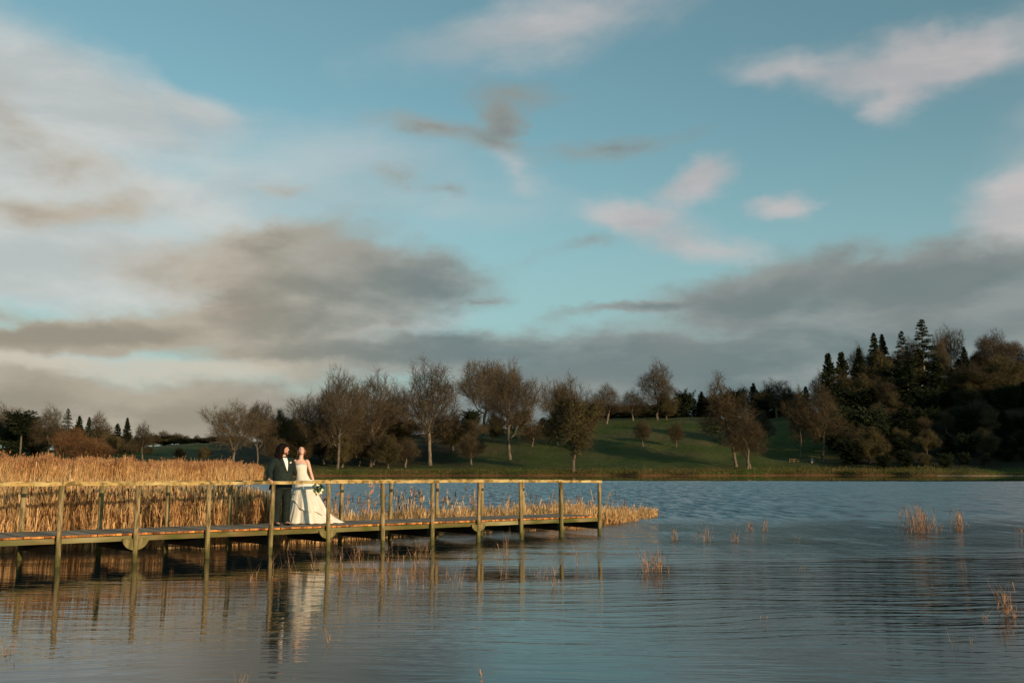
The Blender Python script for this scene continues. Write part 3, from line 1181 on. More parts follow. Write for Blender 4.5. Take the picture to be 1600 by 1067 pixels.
def conifer(key, seed, H, R_, droop=.25, low=.08, shape=.85, whorl=.45, per=6, gap=0.0, dense=1.0, round_=False):
    rn = np.random.default_rng(seed)
    R = random.Random(seed)
    tv, tf = tubes_from([((0, 0, -.6), (0.05, 0, H * .5), .34, .2, 0), ((0.05, 0, H * .5), (0.0, 0.05, H * .985), .2, .03, 0)], 7)
    tr = mesh_np(key + '_trunk', tv, np.array(tf), M_bark, smooth=True)
    segs, cs, ax = [], [], []
    z = H * low
    while z < H * .985:
        t = (z / H - low) / (1 - low)
        if round_:
            rad = R_ * math.sqrt(max(0, 1 - (2 * t - 1) ** 2)) + .4
        else:
            rad = R_ * (1 - t) ** shape + .15
        k = per + R.choice((-1, 0, 1))
        for j in range(max(3, k)):
            if R.random() < gap:
                continue
            a = R.uniform(0, 2 * math.pi)
            L = rad * R.uniform(.62, 1.18)
            dz = -droop * R.uniform(.4, 1.4) + .35 * t + (R.uniform(-.3, .8) if round_ else 0)
            p = (0, 0, z + R.uniform(-.2, .2))
            q = (math.cos(a) * L, math.sin(a) * L, z + dz * L)
            segs.append((p, q, .05, .015, 2))
            n = int(L * 13 * dense) + 4
            f = rn.random(n) ** .7
            c = np.array(p)[None] * (1 - f[:, None]) + np.array(q)[None] * f[:, None]
            side = np.array([-math.sin(a), math.cos(a), 0])
            w_ = (1 - f * .75) * L * .30 + .08
            c = c + side[None] * (rn.uniform(-1, 1, n) * w_)[:, None]
            c[:, 2] -= np.abs(rn.normal(0, .16, n)) + (.12 * L) * f * f * (1 if not round_ else 0)
            cs.append(c)
            ax.append(np.repeat(np.array([[math.cos(a), math.sin(a), -.2]]), n, 0))
        z += whorl * R.uniform(.7, 1.3) * (1 - .45 * t)
    c = np.vstack(cs)
    ax = np.vstack(ax)
    n = len(c)
    d = ax + rn.normal(size=ax.shape) * .55
    d /= np.linalg.norm(d, axis=1)[:, None]
    b = np.cross(d, rn.normal(size=d.shape))
    b /= np.linalg.norm(b, axis=1)[:, None]
    s = rn.uniform(.20, .42, n)[:, None]
    v = np.stack([c - d * s, c + b * s * .42, c + d * s, c - b * s * .42], 1).reshape(-1, 3)
    f = np.arange(len(v)).reshape(-1, 4)
    sv, sf = tubes_from(segs, 3)
    sv = np.array(sv)
    cr = mesh_np(key + '_crown', np.vstack([sv, v]), [np.array(sf), f + len(sv)], [M_twig, M_needle], [np.zeros(len(sf), int), np.ones(len(f), int)])
    h, w = bbox_fit(tr, cr)
    PROTO[key] = (tr, cr, h, w)


conifer('spruce_a', 71, 22, 4.2, droop=.18, low=.05, gap=.05)
conifer('spruce_b', 72, 22, 3.6, droop=.12, low=.08, gap=.12, whorl=.55)
conifer('fir_open', 73, 24, 4.6, droop=.05, low=.08, gap=.25, whorl=.85, per=5, shape=.75)
conifer('cypress', 74, 18, 3.0, droop=-.5, low=.03, shape=.6, whorl=.35)
conifer('pine_round', 75, 17, 4.0, droop=0, low=.55, round_=True, whorl=.4, per=8)
conifer('yew', 76, 10, 5.2, droop=.05, low=.03, round_=True, whorl=.35, per=9, dense=.9)


def make_proto_obj(key, name):
    tr, cr, h, w = PROTO[key]
    root = empty(name)
    a = link('trunk', tr, root)
    b = link('crown', cr, root)
    return root


PO = {}
ORD = ('first', 'second', 'third', 'fourth', 'fifth', 'sixth', 'seventh', 'eighth', 'ninth', 'tenth', 'eleventh', 'twelfth', 'thirteenth')
trees = []


def place_tree(key, x, y, z, height, halfw, rz, label, cat, name, group=None):
    tr, cr, h, w = PROTO[key]
    root = link(name, None)
    root.location = (x, y, z)
    s = height / h
    sw = halfw / w
    root.rotation_euler = (0, 0, rz)
    root.scale = (sw, sw, s)
    if key not in PO:
        PO[key] = (link('trunk', tr, root), link('crown', cr, root))
    else:
        for src in PO[key]:
            c = src.copy()
            COL.objects.link(c)
            c.parent = root
    tag(root, label, cat, group)
    trees.append((key, x, y, height, halfw))
    return root


def hit(px, py):
    r = ray(px, py)
    for k in range(2000):
        Y = 200 + k * .25
        s = Y / r[1]
        z = CAM_H + r[2] * s
        if z <= ground_z(r[0] * s, Y):
            return Vector((r[0] * s, Y, ground_z(r[0] * s, Y)))
    return None


trng = random.Random(99)
BROAD = {'oak_a', 'oak_b', 'oak_c', 'lime_a', 'lime_b', 'lime_c', 'ivy_a', 'ivy_b', 'bushy', 'leaning', 'red_bush'}


def tree(key, px, base, top, wpx, label, cat='tree', name='bare_tree', d=None, group=None, rz=None):
    """a tree measured in the photograph: column px, foot row (or distance d), top row, crown width"""
    if d is None:
        p = hit(px, base)
    else:
        r = ray(px, 700)
        p = Vector((r[0] * d / r[1], d, 0))
        p.z = ground_z(p.x, p.y)
    zt = at(px, top, p.y).z
    half = wpx / 2 / F * p.y * (1.12 if key in BROAD else 1.0)
    if key != 'red_bush' and not name.startswith('hedge'):
        half = min(half, (zt - p.z) * .52)
    return place_tree(key, p.x, p.y, p.z, zt - p.z, half, trng.uniform(0, 6.28) if rz is None else rz, label, cat, name, group)


# western wood behind the reed bed
tree('lime_b', 4, 0, 631, 54, 'tall bare tree at the far left edge of the western wood', d=370)
tree('pine_round', 32, 0, 642, 48, 'round-topped pine with a bare lit trunk rising above the reed bed', name='pine_tree', d=350)
tree('lime_a', 74, 0, 634, 56, 'pale bare tree standing beside the round-topped pine', d=352)
tree('ivy_a', 54, 0, 655, 40, 'ivy-clad tree between the round-topped pine and the pale bare tree', name='ivy_clad_tree', d=385)
tree('fir_open', 103, 0, 639, 28, 'ragged dark fir above the reddish willow shrub', name='fir_tree', d=380)
tree('spruce_a', 122, 0, 650, 30, 'dark spruce directly behind the reddish willow shrub', name='spruce_tree', d=390)
tree('spruce_b', 137, 0, 652, 22, 'slim dark spruce in front of a pale bare crown', name='spruce_tree', d=386)
tree('lime_c', 153, 0, 644, 40, 'bare tree with pale twigs behind the slim dark spruce', d=395)
tree('spruce_b', 182, 0, 662, 26, 'short dark spruce with a stubby top in the western wood', name='spruce_tree', d=400)
tree('spruce_a', 197, 0, 653, 24, 'pointed dark spruce ending the conifers of the western wood', name='spruce_tree', d=396)
tree('lime_a', 223, 0, 660, 32, 'lone upright bare tree standing in front of the distant green field', d=345)
tree('red_bush', 112, 0, 669, 60, 'tall reddish-brown willow shrub behind the reeds', 'shrub', 'willow_shrub', d=330)
tree('red_bush', 146, 0, 684, 62, 'low domed reddish-brown willow shrub behind the reeds', 'shrub', 'willow_shrub', d=322)
tree('yew', 20, 0, 668, 74, 'dark evergreen bush under the pine at the left edge', 'bush', 'evergreen_bush', d=362)
tree('yew', 60, 0, 672, 60, 'dark evergreen bush under the pale bare tree', 'bush', 'evergreen_bush', d=366)
for i, (px, tp, w_) in enumerate([(170, 676, 40), (205, 690, 44), (62, 684, 44), (-16, 650, 60), (90, 668, 40), (185, 684, 50), (232, 697, 28)]):
    tree(('ivy_b', 'bushy', 'ivy_a')[i % 3], px, 0, tp, w_, 'low tangled tree in the shaded western wood, ' + ('right of the pine', 'below the pointed spruce', 'below the pale bare tree', 'cut by the left edge of the picture', 'behind the tall willow shrub', 'below the short spruce', 'beside the lone upright bare tree')[i], name='scrub_tree', d=368 + 3 * i, group='tangled scrub trees of the western wood')
for i, (px, tp, w_) in enumerate([(240, 676, 30), (258, 672, 34), (275, 676, 32), (291, 680, 26), (307, 679, 22), (322, 690, 24), (338, 686, 26)]):
    tree(('lime_a', 'oak_b', 'ivy_a', 'oak_c')[i % 4], px, 0, tp, w_, 'small distant bare tree on the western skyline, %s of seven from the left' % ORD[i], d=505 + (i % 3) * 8, group='distant trees on the western skyline')
tree('ivy_b', 282, 0, 699, 46, 'dark scrubby bush at the foot of the distant green field', 'bush', 'scrub_bush', d=345)
tree('ivy_b', 320, 0, 697, 50, 'dark scrubby bush beside the twisted oak', 'bush', 'scrub_bush', d=340)

# central parkland
tree('oak_b', 368, 0, 627, 92, 'twisted open oak with a pale lit trunk behind the tall reeds', 'tree', 'oak_tree', d=272, rz=2.6)
tree('oak_a', 403, 0, 628, 50, 'narrow open oak just beside the twisted oak', 'tree', 'oak_tree', d=296)
tree('ivy_b', 440, 0, 641, 60, 'dark ivy-choked tree behind the groom', name='ivy_clad_tree', d=320)
tree('lime_b', 478, 0, 616, 64, 'bare tree with dense fine twigs behind the bride', d=330)
tree('oak_c', 527, 734, 577, 78, 'tall bare tree with a dome of branches near the shore behind the bride', rz=.4)
tree('lime_b', 579, 729, 581, 84, 'broad bare tree with forking pale trunk at the water edge')
tree('lime_a', 615, 712, 596, 62, 'bare tree closing the gap behind the broad forking tree')
tree('ivy_b', 500, 0, 662, 70, 'dark evergreen thicket tree low behind the couple', name='ivy_clad_tree', d=335)
tree('ivy_b', 556, 0, 655, 80, 'dark ivy-covered tree in the shade between the two tall shore trees', name='ivy_clad_tree', d=340)
tree('ivy_b', 610, 0, 650, 80, 'dark ivy-covered tree filling the shade left of the tallest lime', name='ivy_clad_tree', d=345)
tree('lime_b', 672, 727, 563, 96, 'very tall bare lime with a lit lower trunk standing on the grass bank', rz=1.0)
tree('ivy_a', 705, 0, 640, 60, 'ivy-clad tree in the dip behind the tallest lime', name='ivy_clad_tree', d=350)
tree('bushy', 737, 726, 672, 40, 'small brown bushy tree standing in shade on the bank')
tree('oak_a', 757, 681, 563, 88, 'spreading oak with open dark branches high on the slope', name='oak_tree', rz=.3)
tree('oak_c', 797, 718, 566, 92, 'spreading oak with a stout lit trunk lower on the slope', name='oak_tree')
tree('oak_b', 872, 695, 593, 60, 'crooked thin-crowned tree behind the ivy-clad shore tree', rz=4.2)
tree('ivy_a', 896, 737, 591, 86, 'tall ivy-clad tree with a white lit trunk and gnarled foot at the shore', name='ivy_clad_tree', rz=2.0)
for i, (px, tp, w_) in enumerate([(640, 655, 70), (735, 640, 60), (775, 650, 60), (815, 640, 70), (848, 652, 60), (690, 660, 60), (884, 648, 40)]):
    tree(('ivy_b', 'yew')[i % 2], px, 0, tp, w_, 'dark evergreen behind the parkland oaks, ' + ('left of the tallest lime', 'behind the small brown bushy tree', 'behind the higher oak', 'right of the lower oak', 'behind the crooked thin-crowned tree', 'right of the tallest lime', 'behind the ivy-clad shore tree')[i], name='evergreen_tree', d=425 + (i % 3) * 7, group='evergreens behind the parkland oaks')
tree('lime_c', 948, 662, 600, 54, 'dark rounded bare tree on the hill crest above the path')
tree('lime_a', 989, 657, 608, 42, 'thin bare tree on the hill crest beside the tall domed one')
tree('lime_a', 1027, 656, 564, 58, 'tall domed bare tree on the hill crest')
tree('ivy_b', 1042, 656, 615, 44, 'dark ivy-clad tree at the foot of the tall domed crest tree', name='ivy_clad_tree')
for i, (px, tp, w_, k) in enumerate([(1068, 610, 36, 'yew'), (1085, 622, 34, 'spruce_b'), (1098, 612, 30, 'spruce_a'), (1108, 618, 30, 'yew'), (1150, 607, 36, 'yew'), (1163, 603, 34, 'lime_a'),
                                     (1180, 599, 28, 'spruce_b'), (1194, 607, 40, 'yew'), (1240, 611, 40, 'yew'), (1262, 604, 30, 'spruce_a'), (1138, 612, 30, 'yew'), (1224, 622, 44, 'yew'), (1120, 620, 30, 'yew')]):
    tree(k, px, 0, tp, w_, 'dark tree in the belt along the top of the meadow, %s of thirteen' % ORD[sorted(range(13), key=lambda q_: (1068, 1085, 1098, 1108, 1150, 1163, 1180, 1194, 1240, 1262, 1138, 1224, 1120)[q_]).index(i)], name='evergreen_tree', d=438 + (i % 4) * 6, group='dark belt of trees along the hill crest')
tree('lime_b', 1214, 655, 592, 60, 'domed reddish bare tree on the crest beside the conifer wood')
tree('bushy', 1005, 697, 655, 26, 'small thin tree in shade on the open meadow')
tree('bushy', 1057, 699, 660, 24, 'small round-headed tree with a lit stem on the open meadow')
tree('leaning', 1150, 729, 583, 92, 'tall leaning bare tree with a broken pale bough at the water edge', rz=0.1)
tree('lime_c', 1168, 733, 642, 62, 'short reddish bare tree leaning from the root of the tall leaning one')
tree('bushy', 1185, 704, 639, 46, 'round reddish-brown tree in the shaded hollow')
tree('lime_b', 1251, 715, 605, 46, 'slender bare tree with a clean lit trunk behind the fence')
tree('lime_c', 1285, 717, 600, 66, 'broad-based bare tree with reddish twigs behind the fence end')

# eastern wood on the hillside
W_ = [('cypress', 1299, 553, 30, 'dark pointed cypress ending the eastern wood', 'cypress_tree'),
      ('lime_a', 1283, 580, 30, 'thin pale bare tree peeping out beside the dark pointed cypress', 'bare_tree'),
      ('cypress', 1320, 551, 30, 'second dark cypress shoulder to shoulder with the outermost one', 'cypress_tree'),
      ('lime_a', 1346, 538, 34, 'pale bare crown rising behind the dark cypresses', 'bare_tree'),
      ('cypress', 1348, 545, 22, 'narrow dark cypress under the pale bare crown', 'cypress_tree'),
      ('spruce_b', 1373, 521, 34, 'slim spruce, the left one of a tight pair on the skyline', 'spruce_tree'),
      ('spruce_a', 1386, 523, 38, 'slim spruce, the right one of a tight pair on the skyline', 'spruce_tree'),
      ('fir_open', 1417, 518, 38, 'ragged fir standing alone between the spruce pair and the tallest fir', 'fir_tree'),
      ('fir_open', 1450, 500, 54, 'tallest fir of the eastern wood with open whorled branches', 'fir_tree'),
      ('lime_b', 1432, 527, 30, 'small bare crown showing between the two firs', 'bare_tree'),
      ('lime_a', 1474, 519, 30, 'bare crown pressed against the tallest fir', 'bare_tree'),
      ('lime_b', 1493, 510, 44, 'pale bare tree on the skyline beside the tallest fir', 'bare_tree'),
      ('spruce_a', 1515, 542, 30, 'short spruce below the pale skyline tree', 'spruce_tree'),
      ('oak_c', 1560, 517, 58, 'umbrella-crowned oak topping the eastern hillside', 'oak_tree'),
      ('oak_a', 1590, 533, 50, 'dark spreading oak at the right edge of the skyline', 'oak_tree')]
for i, (k, px, tp, w_, lab, nm) in enumerate(W_):
    tree(k, px, 0, tp, w_, lab, name=nm, d=392 + (i % 4) * 6)
W2 = [('ivy_a', 1525, 565, 84, 'olive-lit ivy-clad crown high in the eastern wood'), ('ivy_b', 1580, 556, 80, 'tawny olive crown at the right edge high in the eastern wood'),
      ('lime_b', 1484, 585, 60, 'brown-twigged tree below the tallest fir'), ('spruce_a', 1470, 560, 44, 'dark spruce filling the wood below the tallest fir'),
      ('lime_a', 1391, 590, 50, 'tall shaded bare tree in the heart of the eastern wood'), ('ivy_b', 1355, 585, 50, 'dark ivy-clad tree behind the cypresses'),
      ('spruce_b', 1424, 570, 44, 'dark spruce in the middle of the eastern wood'), ('ivy_a', 1545, 600, 80, 'dense olive crown in the middle of the eastern wood'),
      ('ivy_a', 1600, 600, 80, 'dense olive crown touching the right edge of the picture')]
for i, (k, px, tp, w_, lab) in enumerate(W2):
    tree(k, px, 0, tp, w_, lab, name='woodland_tree', d=365 + (i % 3) * 5)
W3 = [('lime_b', 1378, 629, 56, 'brown bare tree catching the sun low in the eastern wood', 345), ('lime_c', 1424, 636, 50, 'reddish-topped bare tree low in the eastern wood', 340),
      ('oak_c', 1496, 633, 66, 'bare spreading tree with sunlit boughs low in the eastern wood', 340), ('oak_b', 1450, 650, 56, 'shaded bare tree between the sunlit ones low in the eastern wood', 332),
      ('lime_a', 1536, 622, 40, 'bare tree with a pale trunk standing in the dark wood', 345), ('oak_a', 1585, 640, 70, 'dark bare tree low at the right edge of the wood', 335),
      ('bushy', 1549, 700, 34, 'pale twiggy bush at the foot of the eastern wood', 318), ('ivy_b', 1405, 668, 60, 'low dark thicket tree at the wood foot behind the grass bank', 325),
      ('bushy', 1341, 668, 40, 'dark bushy tree at the foot of the cypresses', 322)]
for i, (k, px, tp, w_, lab, d_) in enumerate(W3):
    tree(k, px, 0, tp, w_, lab, name='woodland_tree', d=d_)
n_ = 0
for row, (d_, tp0, tp1, w_, kinds) in enumerate([(404, 541, 562, 54, ('spruce_a', 'ivy_b', 'ivy_a', 'spruce_b', 'ivy_b')), (388, 566, 590, 60, ('ivy_a', 'spruce_a', 'ivy_b', 'yew', 'ivy_b')), (360, 592, 618, 62, ('ivy_b', 'spruce_a', 'yew', 'spruce_b')), (334, 628, 652, 62, ('yew', 'ivy_b', 'spruce_a', 'yew', 'lime_b')), (315, 664, 688, 60, ('yew', 'ivy_b', 'spruce_b')), (302, 698, 710, 60, ('yew', 'ivy_b', 'yew'))]):
    x = (1348, 1322, 1308, 1308, 1330, 1380)[row]
    k_ = 0
    while x < 1640:
        tree(kinds[n_ % len(kinds)], x, 0, trng.uniform(tp0, tp1), w_ * trng.uniform(.85, 1.2), 'shaded tree packed into the %s tier of the eastern wood, %s from the cypresses' % (('skyline', 'topmost', 'upper', 'middle', 'lower', 'lowest')[row], ORD[k_]), name='woodland_tree', d=d_ + trng.uniform(-5, 5), group='shaded trees packed into the eastern wood')
        x += 30 + trng.uniform(-4, 5)
        n_ += 1
        k_ += 1

# brown wood closing the middle distance behind the shore trees
for i in range(16):
    px = 432 + i * 30.5 + trng.uniform(-5, 5)
    tp = float(np.interp(px, [430, 500, 560, 640, 700, 760, 820, 905], [656, 650, 640, 648, 660, 654, 650, 654])) + trng.uniform(-6, 10)
    tree(('lime_b', 'ivy_b', 'oak_c', 'lime_a', 'ivy_a')[i % 5], px, 0, tp, 76, 'brown tree in the wood behind the shore trees, %s from the left' % ORD[i] if i < 13 else 'brown tree in the wood behind the shore trees, %s from its right end' % ORD[15 - i], name='woodland_tree', d=352 + (i * 7) % 29, group='brown wood behind the shore trees')
for i in range(9):
    px = 434 + i * 25 + trng.uniform(-4, 4)
    tree(('bushy', 'ivy_b', 'bushy')[i % 3], px, 0, trng.uniform(672, 690), 50, 'low scrub bush in the shade behind the couple and tall trees, %s from the left' % ORD[i], 'bush', name='scrub_bush', d=306 + (i * 5) % 17, group='scrub under the tall shore trees')

for i, px in enumerate((928, 950, 972, 996, 1020, 1046)):
    tree('yew', px, 0, trng.uniform(630, 638), 58, 'dark low hedge bush on the hill crest behind the bare trees, %s of six' % ORD[i], 'bush', name='hedge_bush', d=437 + (i % 3) * 4, group='hedge bushes along the hill crest')

for i, px in enumerate((238, 256, 272, 288, 304, 318, 334, 350, 366)):
    tree(('ivy_b', 'yew')[i % 2], px, 0, (682, 679, 681, 684, 685, 686, 684, 683, 682)[i] + trng.uniform(-2, 2), 44, 'dark distant tree in the hedge line on the western skyline, %s of nine' % ORD[i], name='hedge_tree', d=506 + (i % 3) * 5, group='hedge line on the western skyline')
for i, px in enumerate((8, 44, 86, 118, 150, 168, 196, 216)):
    tree(('ivy_b', 'yew', 'ivy_a')[i % 3], px, 0, (664, 668, 664, 666, 668, 672, 676, 682)[i], 46, 'dark shaded tree closing the western wood, %s of eight from the left' % ORD[i], name='woodland_tree', d=408 + (i % 3) * 6, group='dark trees closing the western wood')

# ---------------------------------------------------------------- reeds
def reeds_mesh(name, base, h, seed, leaves=3, w=0.006, head=None, lean=0.08, z0=-0.1, leafw=0.012, segs=3, lean_dir=None):
    """base (n,2), h (n,), head: per-reed 0 none, 1 cattail, 2 plume"""
    rn = np.random.default_rng(seed)
    n = len(base)
    head = np.zeros(n, int) if head is None else head
    b3 = np.column_stack([base, np.full(n, z0)])
    az_ = rn.uniform(0, 2 * np.pi, n)
    ld = rn.normal(size=(n, 2)) * lean
    if lean_dir is not None:
        ld = ld + np.array(lean_dir)[None]
    fa = rn.uniform(0, np.pi, n)
    side = np.column_stack([np.cos(fa), np.sin(fa), np.zeros(n)])
    V, Fq, Mq = [], [], []
    cnt = 0

    def pt(f):
        z = (h - z0) * f
        off = ld * (h * f * f)[:, None]
        return b3 + np.column_stack([off[:, 0], off[:, 1], z])

    rows = [pt(k / segs) for k in range(segs + 1)]
    ww = [w * (1 - .6 * k / segs) for k in range(segs + 1)]
    for k in range(segs):
        a, b = rows[k], rows[k + 1]
        v = np.stack([a - side * ww[k], a + side * ww[k], b + side * ww[k + 1], b - side * ww[k + 1]], 1).reshape(-1, 3)
        V.append(v)
        Fq.append(np.arange(len(v)).reshape(-1, 4) + cnt)
        Mq.append(np.zeros(n, int))
        cnt += len(v)
    for l in range(leaves):
        f0 = rn.uniform(0.02, .75, n)
        L = h * rn.uniform(.22, .55, n)
        a_ = rn.uniform(0, 2 * np.pi, n)
        steep = rn.uniform(1.2, 5.0, n)
        d = np.column_stack([np.cos(a_), np.sin(a_), steep])
        d /= np.linalg.norm(d, axis=1)[:, None]
        z = (h - z0) * f0
        p = b3 + np.column_stack([ld[:, 0] * h * f0 * f0, ld[:, 1] * h * f0 * f0, z])
        q1 = p + d * (L * .6)[:, None]
        d2 = d.copy()
        d2[:, 2] *= rn.uniform(-.3, .9, n)
        q2 = q1 + d2 * (L * .4)[:, None]
        s = np.column_stack([-np.sin(a_), np.cos(a_), np.zeros(n)])
        lw = leafw * rn.uniform(.6, 1.4, n)[:, None]
        v = np.stack([p - s * lw * .7, p + s * lw * .7, q1 + s * lw, q1 - s * lw], 1).reshape(-1, 3)
        V.append(v)
        Fq.append(np.arange(len(v)).reshape(-1, 4) + cnt)
        Mq.append(np.zeros(n, int))
        cnt += len(v)
        v = np.stack([q1 - s * lw, q1 + s * lw, q2 + s * lw * .1, q2 - s * lw * .1], 1).reshape(-1, 3)
        V.append(v)
        Fq.append(np.arange(len(v)).reshape(-1, 4) + cnt)
        Mq.append(np.zeros(n, int))
        cnt += len(v)
    # cattail heads: three-sided spindles
    idx = np.where(head == 1)[0]
    if len(idx):
        f = (0.90 - rn.uniform(0, .06, len(idx)))
        top = rows[-1][idx]
        hh = h[idx]
        c = b3[idx] + np.column_stack([ld[idx, 0] * hh * f * f, ld[idx, 1] * hh * f * f, (hh - z0) * f])
        L = rn.uniform(.07, .12, len(idx))
        r = rn.uniform(.010, .016, len(idx))
        rings = []
        for zz, rr in ((-1, .5), (-.8, 1), (.8, 1), (1, .4)):
            for k in range(3):
                an = 2 * np.pi * k / 3
                rings.append(c + np.column_stack([r * rr * np.cos(an), r * rr * np.sin(an), L * zz]))
        v = np.stack(rings, 1).reshape(-1, 3)
        V.append(v)
        o = np.arange(len(idx))[:, None] * 12 + cnt
        for i in range(3):
            for k in range(3):
                k2 = (k + 1) % 3
                Fq.append(np.concatenate([o + i * 3 + k, o + i * 3 + k2, o + (i + 1) * 3 + k2, o + (i + 1) * 3 + k], 1))
                Mq.append(np.ones(len(idx), int))
        cnt += len(v)
    idx = np.where(head == 2)[0]
    if len(idx):
        for rep in range(5):
            c = rows[-1][idx] + np.column_stack([rn.normal(0, .03, len(idx)), rn.normal(0, .03, len(idx)), rn.uniform(-.16, .12, len(idx))])
            a_ = rn.uniform(0, 2 * np.pi, len(idx))
            L = rn.uniform(.09, .2, len(idx))[:, None]
            d = np.column_stack([.55 * np.cos(a_) + .5, .5 * np.sin(a_), np.full(len(idx), 1.1)])
            d /= np.linalg.norm(d, axis=1)[:, None]
            s = np.column_stack([-np.sin(a_), np.cos(a_), np.zeros(len(idx))]) * rn.uniform(.015, .035, len(idx))[:, None]
            v = np.stack([c - d * L * .3, c + s, c + d * L, c - s], 1).reshape(-1, 3)
            V.append(v)
            Fq.append(np.arange(len(v)).reshape(-1, 4) + cnt)
            Mq.append(np.full(len(idx), 2))
            cnt += len(v)
    return mesh_np(name, np.vstack(V), Fq, [M_reed, M_cattail, M_plume], Mq)


rn = np.random.default_rng(5)


def vnoise(x, y):
    return (np.sin(x * .9 + 1) * np.sin(y * .7 + 2) + .5 * np.sin(x * 2.3 + y * 1.7) + .3 * np.sin(x * 5.1 - y * 3.9))


# cattail bed close behind the jetty, west of the couple
def scatter_ray(n, px0, px1, yfn0, yfn1, power=1.0):
    px = rn.uniform(px0, px1, n)
    y0 = yfn0(px)
    y1 = yfn1(px)
    y = y0 + (y1 - y0) * rn.random(n) ** power
    x = (px - 800) / F * y
    return px, x, y


def jetback(px):
    a = (px - 800) / F
    B = F0 + NB * (WD + 0.35)
    s = (a * B.y - B.x) / (U.x - a * U.y)
    return B.y + U.y * s


N1 = 11500
px, x, y = scatter_ray(N1, -260, 452, lambda p: jetback(p) + np.interp(p, [-260, 0, 450], [1.6, 1.5, .3]) + .15 * np.sin(p * .11), lambda p: np.interp(p, [-260, 200, 330, 452], [42, 42, 33, 27.5]), 1.5)
h = 1.30 + .13 * vnoise(x, y) + rn.normal(0, .11, N1)
h *= np.interp(px, [-260, 360, 452], [1, .98, .72])
h *= np.where(rn.random(N1) < .4, rn.uniform(.55, .95, N1), 1)
head = np.where(rn.random(N1) < .24, 1, 0)
head[h < .8] = 0
me = reeds_mesh('cattail_bed', np.column_stack([x, y]), h, 6, leaves=4, w=.006, head=head, lean=.07, leafw=.0115)
tag(link('cattail_reeds', me), 'dense straw-coloured cattail bed with dark brown heads behind the jetty', None, None, 'stuff')

# low bed continuing east behind the jetty to a tapering tip
N2 = 11000
px, x, y = scatter_ray(N2, 440, 1024, lambda p: np.interp(p, [440, 520, 600, 700, 900, 1000, 1024], [23.6, 24.6, 25.9, 27.6, 29.8, 34.6, 37.6]),
                       lambda p: np.interp(p, [440, 600, 700, 900, 1000, 1024], [28.5, 31, 33, 36.5, 38.8, 38.6]))
keep = vnoise(x * 1.4, y * 1.4) + rn.normal(0, .5, N2) > np.interp(px, [440, 520, 900, 970, 1024], [-2, -.9, -1.2, -.5, 1.1])
px, x, y = px[keep], x[keep], y[keep]
n = len(x)
h = np.interp(px, [440, 500, 560, 700, 900, 1024], [.66, .47, .42, .42, .48, .24]) * (1 + .2 * vnoise(x, y) + rn.normal(0, .2, n))
h = np.maximum(h, .08)
tallm = rn.random(n) < np.interp(px, [440, 650, 760, 1024], [.045, .02, .010, .008])
h = np.where(tallm, rn.uniform(.7, 1.35, n) * np.interp(px, [440, 700, 1024], [1, .95, .75]), h)
head = np.where(tallm & (rn.random(n) < .25), 1, np.where(tallm & (rn.random(n) < .3), 2, 0))
me = reeds_mesh('low_reed_bed', np.column_stack([x, y]), h, 7, leaves=4, w=.0065, head=head, lean=.16, leafw=.013)
tag(link('low_reeds', me), 'low broken straw-coloured reeds tapering to a point beyond the jetty', None, None, 'stuff')

# tall bed of common reed further out in the west
N3 = 60000
px, x, y = scatter_ray(N3, -420, 414, lambda p: np.interp(p, [-420, 0, 200, 330, 414], [58, 74, 98, 122, 150]) + 2.5 * np.sin(p * .05), lambda p: np.interp(p, [-420, 0, 200, 414], [120, 150, 185, 212]), 2.2)
h = 2.08 + .20 * vnoise(x * .35, y * .2) + rn.normal(0, .22, N3)
kp = (vnoise(x * .5 + 3, y * .5) + rn.normal(0, .45, N3)) > -.62
h *= 1 + .09 * vnoise(x * 1.3, y * 1.1)
h *= np.interp(px, [-420, 150, 280, 405, 414], [1.0, 1.04, 1.10, 1.0, .8])
head = np.where(rn.random(N3) < .75, 2, 0)
me = reeds_mesh('tall_reed_bed', np.column_stack([x, y])[kp], h[kp], 8, leaves=2, w=.016, head=head[kp], lean=.05, leafw=.028, segs=2, lean_dir=(.05, 0))
tag(link('tall_reeds', me), 'tall orange reed bed with feathery plumes across the western bay', None, None, 'stuff')


def tuftmesh(*a, **k):
    m_ = reeds_mesh(*a, **k)
    m_.materials[0] = M_tuft
    return m_


# ---- reed tufts and stems standing alone in the water
def tuft(px, py, hpx, wpx, n, lean, label, plume=.6, group=None, name='reed_tuft', leaves=2):
    c = onz(px, py)
    k = c.y / F
    hh = hpx * k
    hw = wpx * k / 2
    R_ = np.random.default_rng(int(px * 7 + py * 3))
    bx = R_.normal(0, hw * .42, n)
    by = R_.normal(0, max(hw * .3, .04), n)
    h_ = hh * R_.uniform(.45, 1.0, n)
    h_[0] = hh
    hd = np.where(R_.random(n) < plume, 2, 0)
    me_ = tuftmesh('tuft', np.column_stack([bx, by]), h_, int(px), leaves=leaves, w=.0019 * max(1, c.y / 16), head=None, lean=.26, leafw=.0036 * max(1, c.y / 16), lean_dir=(lean, 0), z0=-.12)
    # small seed sprays
    o = link(name, me_)
    o.location = (c.x, c.y, 0)
    tag(o, label, 'reeds', group)
    return o


